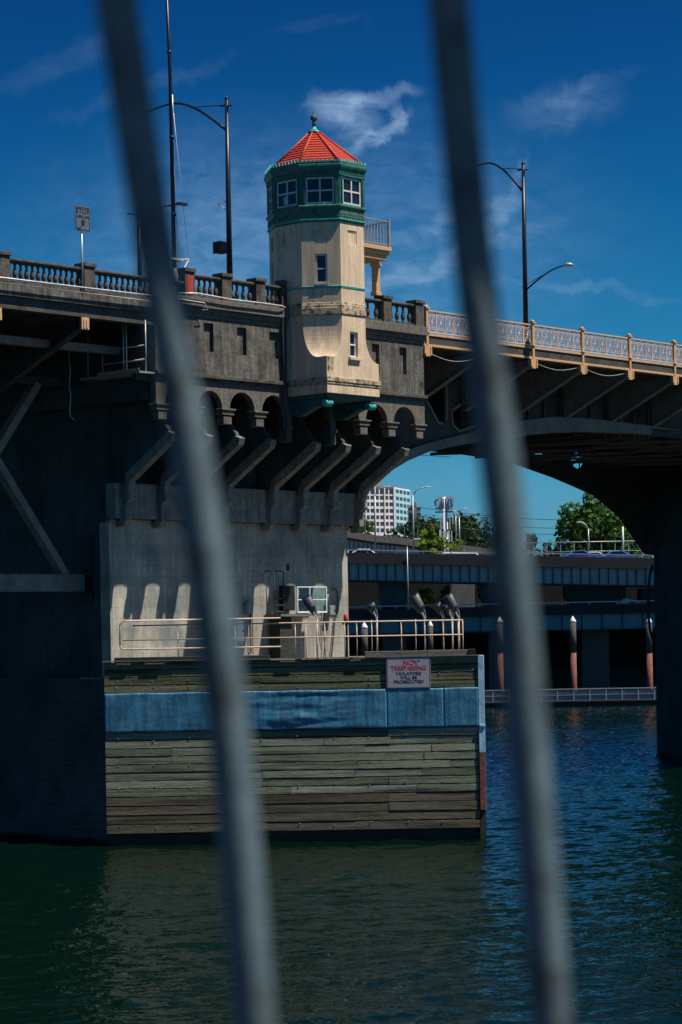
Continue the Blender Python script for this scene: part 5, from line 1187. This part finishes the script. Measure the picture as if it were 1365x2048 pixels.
# ---------------------------------------------------------------- trees
def tree(label, px, ytop, Y, rad, m, n=1600, base=5, leaf=.4, cone=False, crown=.55, kind='tree', group='trees on the far bank', seed=1, squash=1.0, h_=None):
    rnd = random.Random(seed); p = at(px, ytop, Y); H = p.z - base
    t = T(kind, label, 'tree', (p.x, Y, base), 'W', group=group)
    t.part('trunk', MB().tube([(p.x, Y, base), (p.x + .2, Y, base + H * .5), (p.x, Y, base + H * .9)], H * .022 + .1, 8, .06), M_bark)
    lb = MB(); clumps = []
    nc = 26 if not cone else 34
    for k in range(nc):
        if cone:
            f = rnd.random() ** .8; z = base + H * (1 - crown) + H * crown * f; rr_ = rad * (1 - f) * rnd.uniform(.5, 1); cr_ = rad * .30 * (1.15 - f * .8)
        else:
            f = rnd.random(); z = base + H * (1 - crown) + H * crown * (.08 + .86 * f); rr_ = rad * math.sin(math.pi * (.12 + .80 * f)) ** .7 * rnd.uniform(.25, .85); cr_ = rad * rnd.uniform(.22, .4)
        a = rnd.uniform(0, 6.283); c = Vector((p.x + rr_ * math.cos(a), Y + rr_ * math.sin(a) * squash, min(z, p.z - cr_ * .6))); clumps.append((c, cr_))
        lb.tube([(p.x, Y, z - H * .12), tuple(c)], .06, 4, .02)
    t.part('limbs', lb, M_bark)
    cm = MB(); per = n // nc
    for c, cr_ in clumps:
        for j in range(per):
            d = Vector((rnd.gauss(0, 1), rnd.gauss(0, 1), rnd.gauss(0, .8))).normalized() * cr_ * rnd.uniform(.55, 1.08) ** .6
            q = c + d; s = leaf * rnd.uniform(.5, 1.1); x = Vector((rnd.gauss(0, 1), rnd.gauss(0, 1), rnd.gauss(0, 1))); x = (x - d * x.dot(d) / max(d.length_squared, 1e-6) * .6).normalized(); y = x.cross(d.normalized() + Vector((rnd.gauss(0, .4), rnd.gauss(0, .4), rnd.gauss(0, .4)))).normalized()
            cm.add([q - x * s - y * s * .3, q + y * s * .6, q + x * s, q - y * s * .6 + x * s * .2], [(0, 1, 2, 3)])
    t.part('crown', cm, m)
    return t
def meshfast(): pass
i = 0
for px, yt, Y, rd, m, lbl in (
    (812, 1052, 350, 5, M_leaf, 'low dark tree at the foot of the white office block'),
    (842, 1040, 345, 6, M_leaf, 'dark round tree behind the slim pale lamp left of the antenna tower'),
    (866, 1036, 350, 6, M_leaf, 'dark tree directly left of the antenna tower'),
    (905, 1028, 352, 6.5, M_leaf, 'tallest dark tree directly behind the antenna tower'),
    (930, 1036, 346, 6.5, M_leaf, 'dark spreading tree right of the antenna tower'),
    (955, 1052, 340, 6, M_leaf, 'lower dark tree sloping down toward the right blurred bar'),
    (1000, 1072, 345, 6, M_leaf, 'low dark tree left of the right blurred bar'),
    (1052, 1060, 360, 3.2, M_leaf4, 'small dark tree emerging right of the right blurred bar'),
    (1078, 1088, 360, 5, M_leaf4, 'low bushy tree on the skyline between bar and big tree'),
    (1108, 1087, 360, 4, M_leaf4, 'low bushy tree on the skyline just left of the big tree'),
    (722, 1036, 340, 4, M_leaf2, 'green tree at the left edge of the opening under the bracket'),
    (745, 1068, 345, 4, M_leaf, 'low tree before the white office block')):
    i += 1; tree(lbl, px, yt, Y, rd, m, 1900, 6, .5, seed=i, crown=.75)
tree('bright yellow green young tree standing before the ramp', 846, 1060, 284, 2.3, M_leaf3, 1900, 6, .28, seed=31, crown=.62)
tree('tallest bright yellow green young tree before the ramp', 863, 1051, 283, 2.4, M_leaf3, 2200, 6, .28, seed=32, crown=.66, cone=True)
tree('rightmost bright yellow green young tree before the ramp', 878, 1071, 284, 2.3, M_leaf3, 1700, 6, .28, seed=33, crown=.6)
tree('small yellowing shrub right of the antenna tower foot', 913, 1082, 282, 1.8, M_leaf3, 1100, 8, .25, seed=34, crown=.6, kind='shrub')
tree('tall leafy tree with sunlit top, highest at the right of the opening', 1196, 980, 300, 6.5, M_leaf2, 5000, 7, .42, seed=41, crown=.85)
tree('broad leafy tree in front of the highest one at the right', 1222, 1018, 296, 6.2, M_leaf2, 4200, 7, .42, seed=42, crown=.85)
tree('dark conifer at the left flank of the big leafy trees', 1166, 1012, 304, 4.2, M_leaf4, 3200, 7, .4, seed=43, crown=.9, cone=True)
tree('smaller dark conifer furthest left beside the big leafy trees', 1148, 1052, 303, 2.8, M_leaf4, 2000, 7, .4, seed=44, crown=.9, cone=True)
tree('dark conifer tucked between the leafy trees', 1180, 996, 306, 4.2, M_leaf4, 2600, 7, .4, seed=45, crown=.9, cone=True)
tree('light green tree behind the plain pale pole', 1238, 1046, 290, 2.8, M_leaf2, 1800, 7, .35, seed=46, crown=.7)
tree('pale leaved small tree at the right end of the fence', 1262, 1066, 288, 3, M_leaf2, 1500, 7, .35, seed=47, crown=.7)
tree('dark undergrowth tree filling the foot of the big tree group', 1205, 1062, 310, 6, M_leaf4, 2500, 5, .5, seed=48, crown=.9)
tree('green bush glimpsed through the gap left of the long floodlight', 848, 1178, 274, 1.8, M_leaf3, 900, 5, .3, seed=51, crown=.7, kind='shrub', group='bushes between the highway decks')
tree('green bush glimpsed through the gap left of the pale column', 906, 1172, 275, 2.2, M_leaf2, 1000, 5, .3, seed=52, crown=.7, kind='shrub', group='bushes between the highway decks')
# ---------------------------------------------------------------- cars on the far highway
M_cb = {'blue': mat('blue_car_paint', (.05, .14, .5), .25, var=.05, bump=0, spec=.6), 'silver': mat('silver_car_paint', (.4, .45, .48), .25, metal=.5, var=.05, bump=0), 'white': mat('white_car_paint', (.7, .72, .78), .3, var=.05, bump=0)}
def car(label, px, Y, zroad, colr, kind='sedan', L=4.5, s=1):
    x = at(px, 1210, Y).x; t = T('parked_car' if False else 'car', label, 'van' if kind == 'van' else 'car', (x, Y, zroad), 'W', group='vehicles on the far highway')
    if kind == 'van': pr2 = [(-2.4, .35), (2.4, .35), (2.4, .9), (1.9, 1.1), (1.4, 1.95), (-2.2, 2.05), (-2.4, 1.9)]; gl = [(-2.0, 1.15), (1.6, 1.15), (1.25, 1.8), (-2.0, 1.85)]
    else: pr2 = [(-2.2, .3), (2.2, .3), (2.25, .65), (1.9, .85), (1.1, .95), (.45, 1.38), (-.75, 1.42), (-1.55, 1.0), (-2.15, .92)]; gl = [(-1.3, .97), (.95, .95), (.4, 1.32), (-.7, 1.35)]
    f2 = lambda a, z, c: (x + a * s, Y + c, zroad + z)
    b2 = t.part('body', MB().plate(pr2, [], f2, -.85, .85), M_cb[colr], bev=.08)
    t.part('windows', MB().plate(gl, [], f2, -.87, .87), M_gls)
    for a in (-1.4, 1.4):
        for c in (-.8, .8):
            wl = t.part('wheel', MB().lathe([(.32, c - .1), (.33, c), (.32, c + .1)], (x + a * s, Y, zroad + .33), 14, 'y'), M_blk); t.part('hubcap', MB().lathe([(.18, c - .12 if c < 0 else c + .1), (.18, c - .1 if c < 0 else c + .12)], (x + a * s, Y, zroad + .33), 10, 'y'), M_lpole, parent=wl)
    t.part('headlight', MB().box(x + (2.1 if s > 0 else -2.26) , x + (2.26 if s > 0 else -2.1), Y - .75, Y - .5, zroad + .6, zroad + .75), M_wh)
zu = lambda px: zup(at(px, 1100, YV).x) - .9
car('blue and white van passing on the upper deck right of the yellow green trees', 930, YV + 4, zu(930) - .75, 'white', 'van')
car('blue car on the upper deck at the foot of the big tree', 1156, YV + 4, zu(1156) + .25, 'blue', s=-1)
car('blue car on the upper deck near the plain pale pole', 1232, YV + 4, zu(1232) + .3, 'blue', s=-1)
car('white car on the upper deck between the two blue ones', 1192, YV + 8, zu(1192) + .25, 'white')
car('silver sedan on the lower deck at the right', 1238, YV + 5, zlo(at(1238, 1210, YV).x) - .35, 'silver')
car('white car on the lower deck, only its roof showing left of the long floodlight', 790, YV + 5, zlo(0) - .6, 'white')
car('white car on the upper deck under the white office block', 733, YV + 6, zu(733) + .1, 'white')
# ---------------------------------------------------------------- foreground railing (out of focus)
fg = T('iron_railing', 'two slanting blue grey metal railing bars, blurred, right in front of the camera', 'railing', (0, 1.5, 6.75), 'W')
def sq_tube(pts, hw_, rot=0.0):
    rings_ = []
    for i_, p in enumerate(pts):
        d = (Vector(pts[min(i_ + 1, len(pts) - 1)]) - Vector(pts[max(i_ - 1, 0)])).normalized()
        x = Vector((0, 1, 0)).cross(d).normalized(); y = d.cross(x).normalized(); ring_ = []
        for k in range(16):
            a = math.pi * 2 * k / 16 + .0; c, s = math.cos(a), math.sin(a); n4 = (abs(c) ** 4 + abs(s) ** 4) ** -.25
            cc, ss = c * n4, s * n4; cr_, sr_ = math.cos(rot), math.sin(rot)
            ring_.append(Vector(p) + (x * (cc * cr_ - ss * sr_) + y * (cc * sr_ + ss * cr_)) * hw_)
        rings_.append(ring_)
    return MB().loft(rings_, True, True)
YBAR = 1.5
for k, row in enumerate((((190, -250), (232, 0), (312, 500), (398, 1000), (462, 1500), (512, 2048), (535, 2300)), ((872, -250), (897, 0), (945, 500), (1008, 1000), (1058, 1500), (1103, 2048), (1122, 2300)))):
    pts = []
    for j in range(len(row) - 1):
        for s in range(4):
            t_ = s / 4; a, b_ = row[j], row[j + 1]; m0 = row[max(j - 1, 0)]; m1 = row[min(j + 2, len(row) - 1)]
            f = lambda q0, q1, q2, q3: .5 * (2 * q1 + (q2 - q0) * t_ + (2 * q0 - 5 * q1 + 4 * q2 - q3) * t_ * t_ + (3 * q1 - q0 - 3 * q2 + q3) * t_ ** 3)
            pts.append(tuple(at(f(m0[0], a[0], b_[0], m1[0]), f(m0[1], a[1], b_[1], m1[1]), YBAR)))
    pts.append(tuple(at(row[-1][0], row[-1][1], YBAR)))
    fg.part('bar', sq_tube(pts, .0118, .7), M_bar)
ztr = at(600, -250, YBAR).z
fg.part('handrail', MB().box(-3, 3, YBAR - .055, YBAR + .055, ztr - .01, ztr + .04), M_tml, bev=.01)  # unseen cap rail, added and sized to shade the upper part of the bars
zbr = at(600, 2300, YBAR).z
fg.part('bottom_rail', MB().box(-3, 3, YBAR - .03, YBAR + .03, zbr - .03, zbr + .01), M_bar, bev=.005)
for x in (-1.6, 1.6): fg.part('post', MB().box(x - .04, x + .04, YBAR - .04, YBAR + .04, 6.75, ztr - .012), M_bar)
